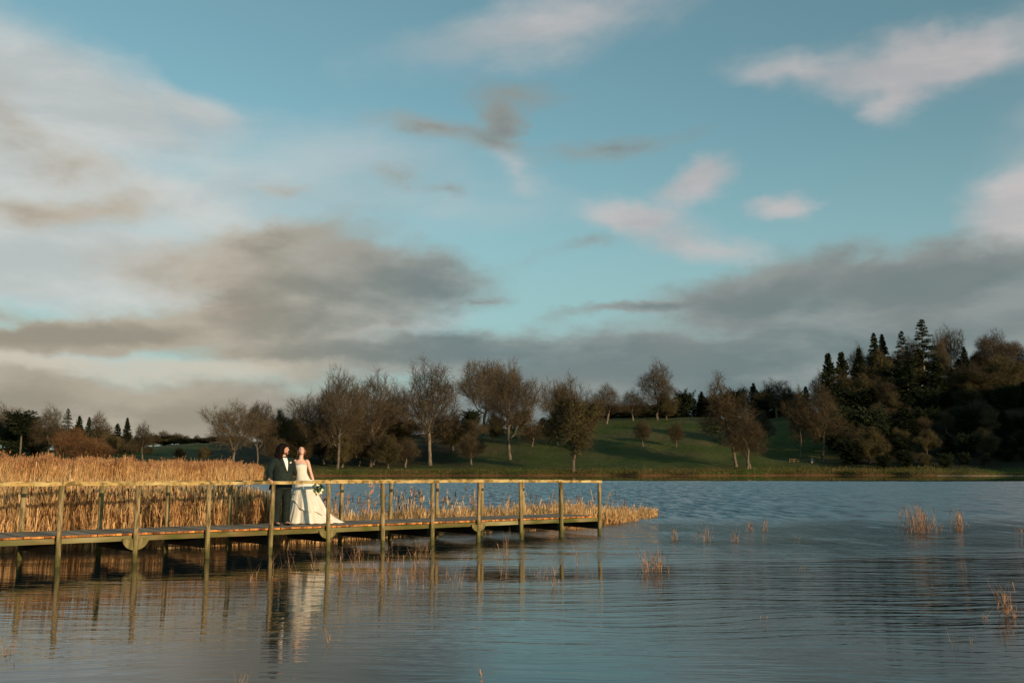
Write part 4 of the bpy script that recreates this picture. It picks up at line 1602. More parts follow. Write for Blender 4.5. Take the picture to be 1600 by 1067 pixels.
tuft(1018, 893, 42, 52, 60, -.25, 'wind-bent tawny reed tuft in the open water off the jetty end', leaves=3)
tuft(1437, 832, 46, 62, 90, -.22, 'largest double-peaked reed tuft out in the choppy water on the right', leaves=3)
tuft(1498, 829, 38, 26, 34, -.05, 'smaller reed tuft beside the largest double-peaked one', leaves=3)
tuft(1577, 964, 58, 34, 34, -.30, 'reed tuft leaning left close to the right edge of the picture', leaves=3)
tuft(1104, 845, 42, 14, 12, -.12, 'tall slim pair of pale reed stems in the open water')
tuft(1055, 845, 26, 16, 16, -.05, 'stubby dark-footed reed clump near the tip of the reed spit')
tuft(1148, 846, 22, 14, 16, -.1, 'small upright reed clump, one of a loose trio, lowest of them')
tuft(1172, 830, 22, 14, 16, -.1, 'small reed clump in the middle of a loose trio')
tuft(1194, 830, 24, 12, 14, .12, 'small reed clump leaning right, last of a loose trio')
tuft(1085, 842, 12, 20, 10, 0, 'sparse short stems beside the tall slim pair')
tuft(1244, 842, 9, 10, 6, 0, 'few tiny reed stubs alone on open water')
tuft(1252, 890, 8, 14, 7, .4, 'dark curled bit of reed floating in open water', leaves=1)
tuft(1192, 971, 12, 8, 5, .2, 'tiny single sprig in the lower right water')
tuft(1535, 966, 16, 12, 6, .25, 'small sprig just left of the leaning tuft')
tuft(1493, 1008, 30, 6, 3, -.1, 'thin solitary stem low in the right water', leaves=1)
tuft(1518, 1007, 12, 4, 2, 0, 'short cut stub beside the thin solitary stem', leaves=1)
tuft(1595, 832, 12, 18, 12, 0, 'scrap of reed at the right edge level with the largest tuft')
tuft(517, 1003, 26, 14, 5, -.35, 'lone bent sprig beside the reflection of the bride')
tuft(755, 1074, 34, 14, 5, -.25, 'lone bent sprig at the bottom edge in the middle')
tuft(8, 1022, 26, 30, 10, .1, 'sparse sprigs at the lower left edge')
tuft(372, 1075, 28, 30, 12, -.1, 'faint twiggy sprigs at the bottom edge left of the reflections')
tuft(1020, 806, 8, 30, 30, 0, 'low scatter of reed at the very tip of the spit')
srng = random.Random(8)
ORD2 = ORD + tuple(o + 'teenth' for o in ('four', 'fif', 'six', 'seven', 'eigh', 'nine')) + ('twentieth', 'twenty-first', 'twenty-second', 'twenty-third')
TX = [398, 420, 455, 487, 530, 552, 575, 600, 625, 648, 672, 700, 720, 790, 786, 845, 868, 902, 915, 655, 560, 610, 745]
for i, (px_i, py_i, h_i, w_i, n_i) in enumerate([(398, 925, 66, 26, 8), (420, 905, 50, 20, 8), (455, 900, 60, 26, 8), (487, 898, 46, 24, 9), (530, 905, 52, 24, 14), (552, 912, 60, 26, 14), (575, 905, 46, 24, 16), (600, 915, 58, 30, 16), (625, 922, 56, 24, 12), (648, 912, 50, 26, 14),
                                               (672, 918, 44, 24, 10), (700, 912, 40, 22, 8), (720, 918, 46, 22, 7), (790, 868, 46, 18, 16), (786, 905, 50, 20, 7), (845, 905, 20, 40, 14), (868, 915, 52, 14, 9), (902, 885, 46, 14, 7), (915, 888, 24, 12, 5), (655, 880, 40, 34, 20), (560, 880, 38, 30, 18), (610, 878, 36, 30, 18), (745, 925, 24, 34, 8)]):
    tuft(px_i, py_i, h_i, w_i, n_i, srng.uniform(-.15, .1), 'thin orange reed stems in the water below the jetty, %s clump counting from the left' % ORD2[sorted(TX).index(px_i)], group='sparse reed stems before the jetty', leaves=1)

# ---------------------------------------------------------------- far shore furniture
# post-and-rail fence with a pale box on the bank
fa = hit(1234, 722)
fb = hit(1300, 723)
fe = empty('fence', fa)
tag(fe, 'low pale post-and-rail fence on the far grass bank', 'fence')
frn = 11
L_ = fb - fa
for k in range(frn):
    p = fa.lerp(fb, k / (frn - 1))
    gz = ground_z(p.x, p.y)
    mb = MB()
    mb.box((p.x, p.y, gz + .5), (.14, .14, 1.3), taper=.1)
    o = mb.build('post', M_post, fe)
    o.location = -fa
for zz in (.45, 1.0):
    for k in range(frn - 1):
        p0, p1 = fa.lerp(fb, k / (frn - 1)), fa.lerp(fb, (k + 1) / (frn - 1))
        p0.z = ground_z(p0.x, p0.y) + zz
        p1.z = ground_z(p1.x, p1.y) + zz
        mb = MB()
        mb.tube([p0 + Vector((0, -.09, 0)), p1 + Vector((0, -.09, 0))], .07, 6)
        o = mb.build('rail', M_post, fe)
        o.location = -fa
pb = hit(1268, 723)
mb = MB()
mb.box((0, 0, .65), (.62, .5, 1.3), taper=.12)
mb.box((0, 0, 1.34), (.66, .56, .12), taper=.5)
o = mb.build('waste_bin', M_stone)
o.location = pb + Vector((0, -.6, 0))
tag(o, 'small pale box-shaped bin standing in front of the fence', 'bin')

# landing steps of old timber at the water edge
lp = onz(762, 742.3)
ls = empty('landing_stage', lp)
tag(ls, 'small dark timber landing stage with steps on the far bank', 'landing stage')
for k in range(4):
    mb = MB()
    mb.box((0, 1.2 + .75 * k, .35 + .38 * k), (5.6 - .5 * k, .34, .12))
    mb.build('step', M_post, ls)
for sx in (-2.7, -.9, .9, 2.7):
    mb = MB()
    mb.box((sx, .9, .2), (.2, .2, 1.7))
    mb.box((sx, 3.2, .7), (.2, .2, 2.2))
    mb.build('post', M_under, ls)
# fallen grey timber by the ivy-clad tree foot
fp = onz(917, 741.5)
mb = MB()
mb.tube([(-3, .3, .5), (-1, 0, .62), (1.6, .1, .5), (3.4, -.2, .42)], [.22, .26, .2, .1], 8)
mb.tube([(1, 0, .5), (1.8, .4, 1.0), (2.2, .6, 1.3)], [.12, .08, .04], 6)
o = mb.build('fallen_log', M_bark, None, True)
o.location = fp
tag(o, 'fallen log lying along the far water edge beside the gnarled foot', 'log')
# gnarled root foot
rp = hit(896, 737)
# broken pale bough leaning from the tree at the water edge
bp = hit(1170, 733)
mb = MB()
mb.tube([(.6, 0, -.3), (.2, 0, 1.6), (-.5, .1, 3.6), (-1.1, .1, 5.4)], [.42, .34, .28, .12], 8)
mb.tube([(.4, 0, .6), (1.6, -.3, .3), (3.4, -.6, -.5)], [.2, .14, .06], 6)
o = mb.build('broken_stump', M_bark, None, True)
o.location = bp
tag(o, 'broken reddish stump leaning at the water edge by the leaning tree', 'tree stump')

# tiny pale figure-like stone on the distant field
sp = Vector(at(299, 697, 515))
gz = ground_z(sp.x, sp.y)
mb = MB()
mb.box((0, 0, .9), (.8, .8, 1.8), taper=.35)
mb.ball((0, 0, 2.0), .45, 8)
o = mb.build('stone_pillar', M_stone)
o.location = (sp.x, sp.y, gz)
tag(o, 'tiny pale stone pillar on the distant green field', 'pillar')

# pale shingle strip under the eastern wood
mb = MB()
pts = []
for k in range(60):
    px_i = 1458 + k * 4
    sh_i = tab(SHORE, px_i, 1) + 2.2 * math.sin(px_i * .021) + 1.2 * math.sin(px_i * .073 + 1)
    pts.append((px_i, sh_i))
rings = []
for px_i, sh_i in pts:
    a_ = (px_i - 800) / F
    w_ = .5 + .2 * math.sin(px_i * .5)
    rings.append([(a_ * (sh_i - .7), sh_i - .7, -.1), (a_ * (sh_i - .5), sh_i - .5, .10), (a_ * (sh_i - .2), sh_i - .2, .16 + .06 * w_), (a_ * (sh_i + .1), sh_i + .1, .18)])
mb.loft(rings, cap=False, closed=False)
o = mb.build('beach', mat('shingle', (0.24, 0.20, 0.14), .95, (0.12, 0.1, 0.07), 1.5), None, True)
tag(o, None, None, None, 'structure')

# tussocky grass along the far bank
N4 = 26000
px = rn.uniform(-60, 1680, N4)
sh_ = np.array([tab(SHORE, p, 1) + 2.2 * math.sin(p * .021) + 1.2 * math.sin(p * .073 + 1) for p in px])
t_ = rn.random(N4) ** 2 * 16
y = sh_ + .3 + t_
x = (px - 800) / F * y
n = N4
z = np.array([ground_z(a, b) for a, b in zip(x, y)])
hh = np.where(rn.random(n) < .3, rn.uniform(.5, 1.1, n), rn.uniform(.2, .55, n)) * np.interp(px, [1150, 1200, 1460, 1480], [.8, 1.15, 1.1, .5])
a = rn.uniform(0, np.pi, n)
s = np.column_stack([np.cos(a), np.sin(a) * .3, np.zeros(n)]) * rn.uniform(.06, .16, n)[:, None]
b = np.column_stack([x, y, z - .05])
tp = b + np.column_stack([rn.normal(0, .25, n), rn.normal(0, .2, n), hh])
v = np.stack([b - s, b + s, tp + s * .2, tp - s * .2], 1).reshape(-1, 3)
M_tuss = mat('tussock', (0.060, 0.056, 0.016), .9, (0.105, 0.08, 0.032), .12, island=.4, spec=.05, coord='Object', trans=.2, var2=(.05, .075, .018))
o = link('bank_grass', mesh_np('bank_grass', v, np.arange(len(v)).reshape(-1, 4), M_tuss))
tag(o, 'rough tussocky grass fringing the far bank', None, None, 'stuff')

# ---------------------------------------------------------------- people
M_skin = mat('skin', (0.50, 0.27, 0.18), 0.5, (0.56, 0.32, 0.22), 8, spec=0.35)
M_skin2 = mat('fair_skin', (0.62, 0.36, 0.25), 0.5, (0.68, 0.42, 0.31), 8, spec=0.35)
M_suit = mat('suit_cloth', (0.011, 0.019, 0.015), 0.8, (0.017, 0.027, 0.021), 14, bump=0.004, bscale=9, spec=0.2)
M_trou = mat('trouser_cloth', (0.009, 0.014, 0.011), 0.85, (0.014, 0.02, 0.017), 10, bump=0.008, bscale=8, spec=0.15)
M_hair = mat('black_hair', (0.006, 0.004, 0.004), 0.8, (0.010, 0.006, 0.005), 20, bump=0.006, bscale=30, spec=0.08, stretch=(2, 2, .5))
M_hair2 = mat('auburn_hair', (0.12, 0.045, 0.02), 0.7, (0.19, 0.08, 0.035), 30, bump=0.005, bscale=40, spec=0.3)
M_shirt = mat('white_shirt', (0.78, 0.77, 0.76), 0.7, spec=0.2)
M_tie = mat('dark_tie', (0.05, 0.012, 0.012), 0.6)
M_dress = mat('organza', (0.80, 0.76, 0.67), 0.75, (0.72, 0.67, 0.57), 5, bump=0.006, bscale=26, spec=0.2, trans=0.12)
M_lace = mat('lace_bodice', (0.80, 0.75, 0.66), 0.7, (0.62, 0.56, 0.46), 40, bump=0.006, bscale=60, spec=0.3)
M_shoe = mat('black_shoe', (0.008, 0.008, 0.008), 0.25, spec=0.5)
M_petal = mat('cream_petal', (0.80, 0.74, 0.52), 0.6, (0.88, 0.86, 0.74), 30, bump=.004, bscale=60)
M_leaf = mat('bouquet_leaf', (0.05, 0.10, 0.02), 0.5, (0.10, 0.16, 0.04), 20, island=.3)
M_eye = mat('dark_eye', (0.02, 0.012, 0.01), 0.3)


def ell_ring(c, rx, ry, Rm, n=24, z=None, rel=None):
    pts = []
    for k in range(n):
        a = 2 * math.pi * k / n
        f = rel(a) if rel else 1.0
        pts.append(Vector(c) + Rm @ Vector((rx * f * math.cos(a), ry * f * math.sin(a), 0)))
    return pts


def hand(mb, wrist, d, nrm, s, curl=0.5, scale=1.0):
    """five-fingered hand: d along the fingers, nrm the way they curl, s toward the thumb"""
    d, nrm, s = Vector(d).normalized(), Vector(nrm).normalized(), Vector(s).normalized()
    w = Vector(wrist)
    k = scale
    mb.tube([w - d * .02, w + d * .02 * k, w + d * .055 * k, w + d * .088 * k], [.024 * k, .033 * k, .040 * k, .036 * k], 12, flat=.42, side=s)
    for i, (L, cu) in enumerate(((.072, 1.0), (.080, 1.05), (.074, 1.12), (.058, 1.2))):
        b = w + d * (.082 - .004 * abs(i - 1)) * k + s * (.029 - .0195 * i) * k
        a = 0.0
        p = b - d * .012
        pts, rr = [p, b], [.010 * k, .0098 * k]
        for j, fr in enumerate((.45, .32, .23)):
            a += curl * cu * (.9, 1.1, .8)[j]
            v = d * math.cos(a) + nrm * math.sin(a) + s * (.08 - .05 * i)
            p = pts[-1] + v.normalized() * L * fr * k
            pts.append(p)
            rr.append((.0092, .0085, .0068)[j] * k)
        mb.tube(pts, rr, 8)
    b = w + d * .022 * k + s * .026 * k
    pts = [b, b + (d * .55 + s * .75 + nrm * .35).normalized() * .034 * k]
    pts.append(pts[-1] + (d * .85 + s * .3 + nrm * .5).normalized() * .03 * k)
    pts.append(pts[-1] + (d * .9 + nrm * .6).normalized() * .022 * k)
    mb.tube(pts, [.014 * k, .0115 * k, .0098 * k, .007 * k], 8)


def head(mb, c, Rm, k=1.0):
    """skull, jaw, brow, nose, cheeks, lips, chin and ears, to be fused; faces -Y of Rm"""
    def b(o, r, q=12):
        mb.ball(Vector(c) + Rm @ (Vector(o) * k), tuple(x * k for x in r), q, R=Rm)
    b((0, .018, .012), (.076, .094, .098), 18)
    b((0, -.028, -.045), (.058, .062, .075), 16)
    b((0, -.030, -.005), (.066, .060, .06), 14)
    b((0, -.078, .030), (.044, .018, .013))
    mb.tube([Vector(c) + Rm @ (Vector(p) * k) for p in ((0, -.086, .022), (0, -.100, -.004), (0, -.112, -.026))], [.008 * k, .010 * k, .012 * k], 8)
    b((.010, -.098, -.029), (.008, .010, .007))
    b((-.010, -.098, -.029), (.008, .010, .007))
    b((.034, -.068, -.022), (.022, .020, .02))
    b((-.034, -.068, -.022), (.022, .020, .02))
    b((0, -.088, -.056), (.022, .012, .007))
    b((0, -.087, -.067), (.019, .012, .007))
    b((0, -.074, -.098), (.024, .022, .018))
    for sx in (-1, 1):
        b((sx * .077, .012, -.012), (.009, .020, .030))


def eyes(name, parent, c, Rm, k=1.0, closed=False):
    for sx in (-1, 1):
        mb = MB()
        mb.ball(Vector(c) + Rm @ (Vector((sx * .030, -.082, .004)) * k), (.0145 * k, .008 * k, (.004 if closed else .008) * k), 8, R=Rm)
        mb.build('eye', M_eye, parent, True)


# --- groom
def deckpos(px, py, zt):
    return onz(px, py, zt)


gp = deckpos(439, 820.5, zdeck(3.1))
GR = empty('person', gp)
tag(GR, 'man with long dark hair in a dark green suit looking at the bride beside him', 'person')
RG = Matrix.Rotation(math.radians(42), 3, 'Z')


def L2W(x, y, z):
    return RG @ Vector((x, y, z))


rt = front_t(424.5)
rail_c = fline(rt) - NB * .03
rail_top = zrail(rt)
wr = Vector((rail_c.x, rail_c.y, rail_top)) - gp      # rail centre in the groom's frame
into = Vector((NB.x, NB.y, 0))
wristR = wr + into * .045 + Vector((0, 0, .03))
shR = L2W(-.205, .0, 1.425)
shL = L2W(.195, .02, 1.425)
elR = (shR + wristR) / 2 + L2W(-.04, .03, 0) + Vector((-.02, .03, -.04))
bp_ = deckpos(479, 817.5, zdeck(3.6))
wristL = (bp_ - gp) + Vector((-.22, .17, 1.10))
elL = (shL + wristL) / 2 + Vector((-.06, .16, -.10))
hipz = .93
RH = Matrix.Rotation(math.radians(42 + 40), 3, 'Z')
hc = L2W(0, -.035, 1.665)
mb = MB()
# torso core, neck, legs and feet, arms, hands, head in one skin
mb.loft([ell_ring(L2W(0, .0, z), a, b, RG, 20) for z, a, b in ((.84, .15, .11), (.95, .17, .13), (1.10, .17, .13), (1.28, .19, .12), (1.42, .17, .09), (1.49, .09, .075))])
mb.tube([L2W(0, .01, 1.44), L2W(0, -.005, 1.54), hc + RH @ Vector((0, .02, -.05))], [.07, .060, .056], 14)
for sx in (-1, 1):
    mb.tube([L2W(sx * .10, 0, .95), L2W(sx * .115, -.01, .52), L2W(sx * .12, .01, .08)], [.10, .06, .045], 12)
    mb.tube([L2W(sx * .12, .05, .05), L2W(sx * .125, -.05, .05), L2W(sx * .135, -.16, .035)], [.04, .045, .03], 10, flat=.8)
mb.tube([shR, elR, wristR], [.052, .042, .028], 12)
mb.tube([shL, elL, wristL], [.052, .042, .028], 12)
hand(mb, wristR, -into + Vector((.15, 0, -.12)), Vector((0, 0, -1)), Vector((-.75, .2, 0)), .62)
hand(mb, wristL, Vector((.9, .1, -.15)), Vector((0, -1, 0)), Vector((0, 0, 1)), .4)
head(mb, hc, RH, 1.02)
body = mb.build('body', M_skin, GR)
remesh_obj(body, .0065, 3)
eyes('eye', GR, hc, RH, 1.02)
# jacket with sleeves
mb = MB()
jk = [(.79, .240, .195, .01), (.88, .235, .205, 0), (1.02, .228, .215, -.01), (1.15, .226, .205, -.005), (1.30, .228, .178, .0), (1.40, .212, .145, .005), (1.455, .165, .11, .01), (1.50, .10, .08, .012)]
mb.loft([ell_ring(L2W(0, oy, z), a, b, RG, 28) for z, a, b, oy in jk])
mb.tube([shR + Vector((0, 0, -.01)), (shR + elR) / 2, elR, (elR + wristR) / 2, wristR.lerp(elR, .10)], [.080, .078, .068, .058, .050], 16)
mb.tube([shL + Vector((0, 0, -.01)), (shL + elL) / 2, elL, (elL + wristL) / 2, wristL.lerp(elL, .10)], [.092, .086, .074, .062, .052], 16)
for sgn in (-1, 1):
    mb.ball(L2W(sgn * .165, 0, 1.425), (.085, .08, .05), 14, R=RG)
jacket = mb.build('jacket', M_suit, GR)
remesh_obj(jacket, .010, 5)
# tail of the jacket kicked out behind his hip
mb = MB()
mb.loft([ell_ring(L2W(-.10, .12, z), a, .05, RG, 14) for z, a in ((.98, .10), (.84, .15), (.77, .16))])
mb.build('jacket_tail', M_suit, GR, True)


def front_patch(zs, ws, prof, off, th, xoff=None, n=6):
    """a strip of cloth lying on the jacket front"""
    rings = []
    for i, (z, w_) in enumerate(zip(zs, ws)):
        a = np.interp(z, [r[0] for r in prof], [r[1] for r in prof])
        b = np.interp(z, [r[0] for r in prof], [r[2] for r in prof])
        oy = np.interp(z, [r[0] for r in prof], [r[3] for r in prof])
        xo = xoff[i] if xoff else 0
        top, bot = [], []
        for k in range(n + 1):
            x = xo - w_ + 2 * w_ * k / n
            y = oy - b * math.sqrt(max(0, 1 - (x / a) ** 2))
            top.append(L2W(x, y - off, z))
            bot.append(L2W(x, y - off + th, z))
        rings.append(top + bot[::-1])
    m_ = MB()
    m_.loft(rings)
    return m_


zs = [1.18, 1.25, 1.32, 1.40, 1.455, 1.485]
front_patch(zs, [.004, .020, .034, .048, .052, .045], jk, .007, .02).build('shirt', M_shirt, GR, True)
for sgn in (-1, 1):
    front_patch([1.16, 1.25, 1.33, 1.41, 1.47], [.012, .024, .034, .032, .018], jk, .013, .02, [sgn * v for v in (.010, .048, .078, .094, .085)]).build('lapel', M_suit, GR, True)
mb = MB()
for sgn in (-1, 1):
    mb.loft([ell_ring(L2W(sgn * .004, -.105, 1.485), .010, .010, Matrix.Rotation(math.radians(42), 3, 'Z'), 8), ell_ring(L2W(sgn * .03, -.112, 1.487), .012, .02, RG, 8), ell_ring(L2W(sgn * .05, -.105, 1.487), .012, .026, RG, 8)])
mb.ball(L2W(0, -.115, 1.485), .014, 8)
mb.build('bow_tie', M_tie, GR, True)
mb = MB()
fb_ = L2W(.105, -.165, 1.375)
for k in range(5):
    mb.ball(fb_ + Vector((rng.uniform(-.018, .018), -.01, rng.uniform(-.018, .018))), .013, 8)
mb.build('boutonniere', M_petal, GR, True)
# trousers
mb = MB()
mb.loft([ell_ring(L2W(0, .01, z), a, b, RG, 24) for z, a, b in ((.76, .20, .15), (.86, .215, .17), (.98, .21, .17))])
mb.tube([L2W(-.105, .01, .86), L2W(-.12, -.02, .52), L2W(-.125, .01, .28), L2W(-.13, .0, .05)], [.125, .095, .086, .088], 18)
mb.tube([L2W(.105, .01, .86), L2W(.125, .01, .52), L2W(.13, .03, .28), L2W(.135, .02, .05)], [.125, .095, .086, .088], 18)
tr_ = mb.build('trousers', M_trou, GR)
remesh_obj(tr_, .011, 4)
for sx in (-1, 1):
    mb = MB()
    x0 = sx * .13
    mb.loft([[L2W(x0 + dx * w_, y_, z_) for dx, z_ in ((-1, 0.0), (1, 0.0), (1.05, h_ * .55), (.6, h_), (-.6, h_), (-1.05, h_ * .55))] for y_, w_, h_ in ((.09, .030, .05), (.06, .038, .08), (-.02, .040, .09), (-.10, .046, .06), (-.17, .040, .045), (-.205, .018, .03))])
    mb.build('shoe', M_shoe, GR, True)


# hair: a mass of overlapping locks fused together
def hair_ball(mb, o, r, q=12):
    mb.ball(hc + RH @ Vector(o), r, q, R=RH)


mb = MB()
hair_ball(mb, (0, .035, .028), (.100, .108, .105), 18)
hair_ball(mb, (0, .10, -.04), (.115, .085, .12), 16)
hair_ball(mb, (-.02, .12, -.14), (.12, .085, .11), 16)
hair_ball(mb, (-.03, .11, -.22), (.11, .07, .08), 14)
hair_ball(mb, (-.075, .02, -.05), (.035, .06, .11), 12)
hair_ball(mb, (-.085, .05, -.16), (.04, .06, .09), 12)
hair_ball(mb, (.075, .03, -.06), (.03, .05, .10), 12)
hair_ball(mb, (0, -.02, .075), (.072, .065, .035), 12)
hrng = random.Random(3)
for k in range(60):
    a = hrng.uniform(-.15, math.pi + .15)
    r0_ = .095
    s0 = Vector((r0_ * math.cos(a), .03 + r0_ * .95 * abs(math.sin(a)) * (1 if a > 0 and a < math.pi else .2), .05 + hrng.uniform(-.03, .03)))
    L_ = hrng.uniform(.22, .33)
    w_ = Vector((hrng.uniform(-.02, .02), hrng.uniform(.0, .03), 0))
    pts = [s0, s0 * 1.12 + Vector((0, 0, -.10)) + w_ * .5, Vector((s0.x * 1.15, s0.y * 1.2, -.02 - L_ * .6)) + w_, Vector((s0.x * 1.05, s0.y * 1.15, .02 - L_)) + w_ * 1.6]
    mb.tube([hc + RH @ p for p in pts], [.014, .017, .015, .005], 6)
hr = mb.build('hair', M_hair, GR)
remesh_obj(hr, .008, 1)
mb = MB()
mb.ball(hc + RH @ Vector((0, -.052, -.088)), (.050, .045, .036), 12, R=RH)
mb.ball(hc + RH @ Vector((0, -.028, -.085)), (.064, .05, .032), 12, R=RH)
mb.tube([hc + RH @ Vector(p) for p in ((-.028, -.088, -.052), (0, -.101, -.046), (.028, -.088, -.052))], [.006, .008, .006], 8)
bd = mb.build('beard', M_hair2, GR)
remesh_obj(bd, .006, 1)

# --- bride
BR = empty('person', bp_)
tag(BR, 'bride in a strapless white layered gown tilting her face to the sun', 'person')
BR.name = 'person.001'
RB = Matrix.Rotation(math.radians(14), 3, 'Z')
mb = MB()
I3 = RB
mb.loft([ell_ring((x, y, z), a, b, I3, 20) for x, y, z, a, b in ((-.05, 0, .80, .15, .12), (-.08, 0, .95, .165, .125), (-.12, .0, 1.08, .125, .10), (-.15, .005, 1.15, .112, .088), (-.165, -.005, 1.27, .128, .105), (-.170, .01, 1.37, .135, .085), (-.172, .02, 1.42, .12, .06), (-.170, .025, 1.45, .06, .05))])
bh = Vector((-.168, .035, 1.645))
RBH = Matrix.Rotation(math.radians(8), 3, 'Z') @ Matrix.Rotation(math.radians(-26), 3, 'X') @ Matrix.Rotation(math.radians(-6), 3, 'Y')
mb.tube([(-.170, .025, 1.42), (-.169, .03, 1.50), bh + Vector((0, .01, -.06))], [.056, .047, .046], 14)
for sx in (-1, 1):
    mb.ball((-.17 + sx * .135, .02, 1.405), (.05, .045, .045), 12)
    mb.tube([(-.06 + sx * .08, 0, .85), (-.02 + sx * .08, 0, .48), (0 + sx * .08, 0.01, .08)], [.09, .055, .036], 12)
    mb.tube([(sx * .08, .04, .06), (sx * .085, -.05, .04), (sx * .09, -.14, .03)], [.03, .034, .02], 10, flat=.7)
sL, eL, wL = Vector((-.015, .02, 1.40)), Vector((.065, .05, 1.13)), Vector((.145, .02, .905))
mb.tube([sL, sL.lerp(eL, .5), eL, eL.lerp(wL, .4), wL], [.043, .038, .031, .032, .021], 12)
sR, eR, wR = Vector((-.325, .02, 1.40)), Vector((-.41, .13, 1.18)), Vector((-.56, .20, 1.10))
mb.tube([sR, sR.lerp(eR, .5), eR, wR], [.042, .037, .031, .021], 12)
hand(mb, wL, (.35, -.05, -.95), (-.6, -.3, .1), (-.2, -1, 0), .75, .92)
hand(mb, wR, (-1, .05, -.1), (0, -1, 0), (0, 0, 1), .35, .92)
head(mb, bh, RBH, .95)
bb = mb.build('body', M_skin2, BR)
remesh_obj(bb, .0065, 3)
eyes('eye', BR, bh, RBH, .95, True)
mb = MB()
mb.tube([bh + RBH @ (Vector(p) * .95) for p in ((-.022, -.096, -.060), (0, -.103, -.062), (.022, -.096, -.060))], [.003, .0055, .003], 8)
M_lip = mat('lips', (0.42, 0.10, 0.08), .4)
mb.build('lips', M_lip, BR, True)
# hair pinned up with loose curls
mb = MB()
mb.ball(bh + RBH @ Vector((0, .030, .030)), (.083, .088, .088), 16, R=RBH)
mb.ball(bh + RBH @ Vector((.02, .095, -.01)), (.055, .05, .055), 14, R=RBH)
for k in range(34):
    a = hrng.uniform(-.2, math.pi + .2)
    s0 = Vector((.078 * math.cos(a), .02 + .085 * math.sin(a), hrng.uniform(-.03, .07)))
    w_ = Vector((hrng.uniform(-.02, .02), hrng.uniform(-.01, .02), 0))
    pts = [s0, s0 * 1.1 + Vector((0, 0, -.03)) + w_, s0 * 1.08 + Vector((0, 0, -.07)) - w_ * .5]
    mb.tube([bh + RBH @ p for p in pts], [.011, .014, .005], 6)
for sx in (-1, 1):
    mb.tube([bh + RBH @ Vector(p) for p in ((sx * .072, -.02, .03), (sx * .088, -.02, -.02), (sx * .080, -.01, -.07), (sx * .088, -.01, -.11))], [.008, .012, .010, .003], 6)
bhair = mb.build('hair', M_hair2, BR)
remesh_obj(bhair, .007, 1)

# gown
mb = MB()
n = 48


def neckline(a, base):
    return base + .018 * math.cos(2 * (a + math.pi / 2)) * (1 if math.sin(a) < 0 else .2) + (-.05 if math.sin(a) > .3 else 0)


rings = []
bod = [(-.07, 0, .93, .176, .140), (-.10, 0, 1.00, .158, .130), (-.125, 0, 1.07, .135, .112), (-.147, .003, 1.14, .122, .100), (-.158, -.003, 1.21, .130, .108), (-.165, -.008, 1.28, .142, .120), (-.169, .0, 1.345, .146, .112)]
for i, (x, y, z, a, b) in enumerate(bod):
    r = []
    for k in range(n):
        an = 2 * math.pi * k / n
        zz = z + (neckline(an, 0) if i == len(bod) - 1 else 0)
        r.append(Vector((x, y, zz)) + RB @ Vector((a * math.cos(an), b * math.sin(an), 0)))
    rings.append(r)
top = rings[-1]
cx = Vector((-.169, 0, 0))
rings.append([Vector((cx.x + (p.x - cx.x) * .92, p.y * .92, p.z - .012)) for p in top])
mb.loft(rings, cap=False)
# beaded waist ridge and ruching on the bodice
for k in range(7):
    z_ = 1.09 + .032 * k
    f = (k / 6)
    a_, b_ = np.interp(z_, [r[2] for r in bod], [r[3] for r in bod]), np.interp(z_, [r[2] for r in bod], [r[4] for r in bod])
    x_ = np.interp(z_, [r[2] for r in bod], [r[0] for r in bod])
    pts = [Vector((x_, 0, z_ + .02 * math.sin(an_ * 1.0 + 1.2))) + RB @ Vector(((a_ + .002) * math.cos(an_), (b_ + .002) * math.sin(an_), 0)) for an_ in [math.pi + math.pi * q_ / 16 for q_ in range(17)]]
    mb.tube(pts, .0045, 5)
mb.build('bodice', M_lace, BR, True)


def skirt(name, prof, n=132, hem=None, amp=1.0, ph=0.0, m_=None, a0=0.0, a1=2 * math.pi, rows=34, grow_=0.0):
    closed = abs(a1 - a0 - 2 * math.pi) < 1e-6
    V = []
    zs_ = [p[2] for p in prof][::-1]
    col = lambda j, z: np.interp(z, zs_, [p[j] for p in prof][::-1])
    ztop, zbot = prof[0][2], prof[-1][2]
    for i in range(rows + 1):
        row = []
        for k in range(n if closed else n + 1):
            an = a0 + (a1 - a0) * k / n
            zb = zbot if hem is None else hem(an)
            f = i / rows
            z = ztop + (zb - ztop) * f
            g_ = (ztop - z) / (ztop - 0.0)
            pl = amp * g_ * (.060 * math.sin(8 * an + ph) + .035 * math.sin(13 * an + 2 + ph) + .018 * math.sin(29 * an + ph * 3))
            if i > rows - 3 and hem is not None:
                pl += .02 * (i - rows + 3) / 3
            # the train: low cloth swept out to the bride's left
            tr__ = max(0, math.cos(an - .32)) ** 3 * max(0, (.30 - z) / .30) ** 1.5 * .34
            rr = 1 + pl + grow_
            x = col(0, z) + rr * col(3, z) * math.cos(an) + tr__
            y = col(1, z) + rr * col(4, z) * math.sin(an) + tr__ * .2
            if z <= zbot + .001:
                z = zbot + .006 * math.sin(17 * an)
            row.append((x, y, z))
        V.append(row)
    m2 = MB()
    m2.loft(V, cap=False, closed=closed)
    o = m2.build(name, m_ or M_dress, BR, True)
    so = o.modifiers.new('th', 'SOLIDIFY')
    so.thickness = .004
    return o


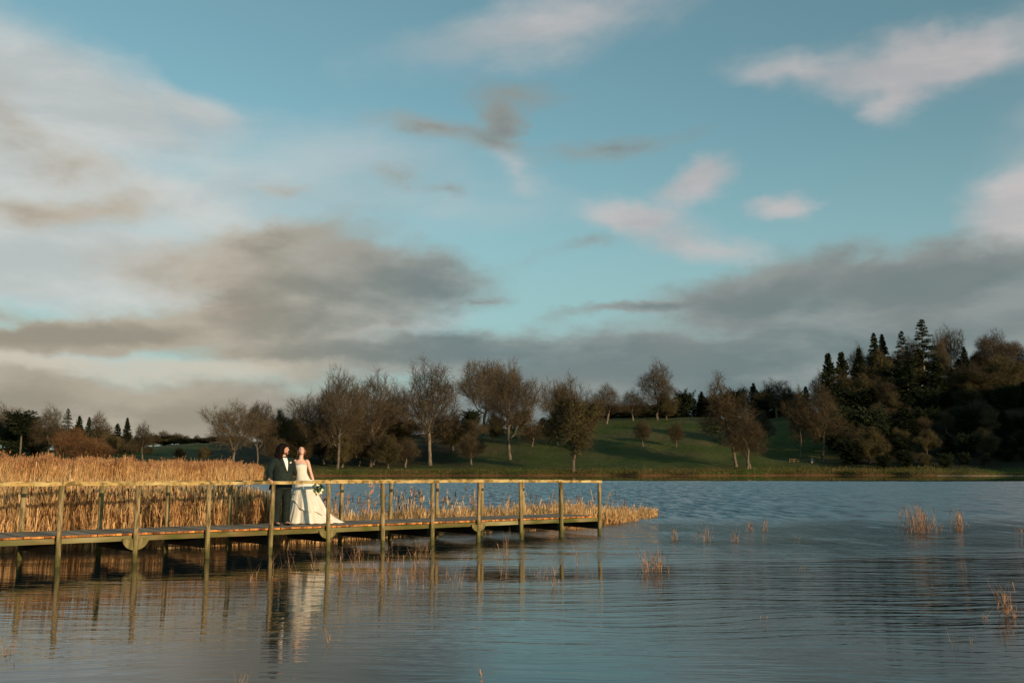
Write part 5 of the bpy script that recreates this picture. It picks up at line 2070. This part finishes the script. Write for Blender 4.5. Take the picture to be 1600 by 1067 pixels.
sk = [(-.08, 0, .985, .172, .138), (-.08, 0, .90, .195, .155), (-.06, 0, .72, .245, .20), (-.02, .0, .46, .355, .28), (0, .01, .25, .435, .33), (.005, .02, .012, .515, .375)]
skirt('skirt', sk)
skirt('overskirt', [(a, b, c, d + .022, e + .022) for a, b, c, d, e in sk], hem=lambda an: .44 - .24 * math.cos(an + .5) + .03 * math.sin(5 * an) + .018 * math.sin(11 * an), amp=1.1, ph=1.7, rows=26)
skirt('peplum_flounce', [(a, b, c, d + .03, e + .03) for a, b, c, d, e in sk], hem=lambda an: .67 - .07 * math.cos(an - 2.6) + .02 * math.sin(7 * an), amp=1.3, ph=.6, rows=16)
# bouquet held low at her side
bq = bp_ + Vector((.262, -.05, .775))
BQ = empty('bouquet', bq)
BQ.scale = (1.22, 1.22, 1.22)
tag(BQ, 'round bouquet of cream roses and green leaves held low by the bride', 'bouquet')
mb = MB()
frng = random.Random(17)
for k in range(17):
    while True:
        v = Vector((frng.gauss(0, 1), frng.gauss(0, 1), frng.gauss(0, 1))).normalized()
        if v.y < .6:
            break
    c = v * .075
    q_ = v.to_track_quat('Z', 'Y').to_matrix()
    for j, (r_, h_) in enumerate(((.030, .0), (.024, .010), (.016, .018), (.008, .023))):
        rg = [[c + q_ @ Vector((rr_ * (1 + .12 * math.sin(5 * t2 + j)) * math.cos(t2), rr_ * (1 + .12 * math.sin(5 * t2 + j)) * math.sin(t2), zz_ + h_)) for t2 in [2 * math.pi * u_ / 12 for u_ in range(12)]] for rr_, zz_ in ((r_ * .4, -.018), (r_, -.004), (r_ * .96, .008), (r_ * .6, .012))]
        mb.loft(rg)
mb.build('flowers', M_petal, BQ, True)
rb_ = np.random.default_rng(4)
dd_ = rb_.normal(size=(150, 3))
dd_ /= np.linalg.norm(dd_, axis=1)[:, None]
lv_, lf_ = leaf_quads(dd_ * rb_.uniform(.05, .125, 150)[:, None], .030, rb_, 1.1)
link('leaves', mesh_np('leaves', lv_, lf_, M_leaf), BQ)
mb = MB()
for k in range(6):
    mb.tube([(frng.uniform(-.02, .02), 0, -.02), Vector((-.117, .06, .085)) + Vector((frng.uniform(-.015, .015), frng.uniform(-.015, .015), .06))], [.005, .004], 5)
mb.build('stems', M_leaf, BQ, True)
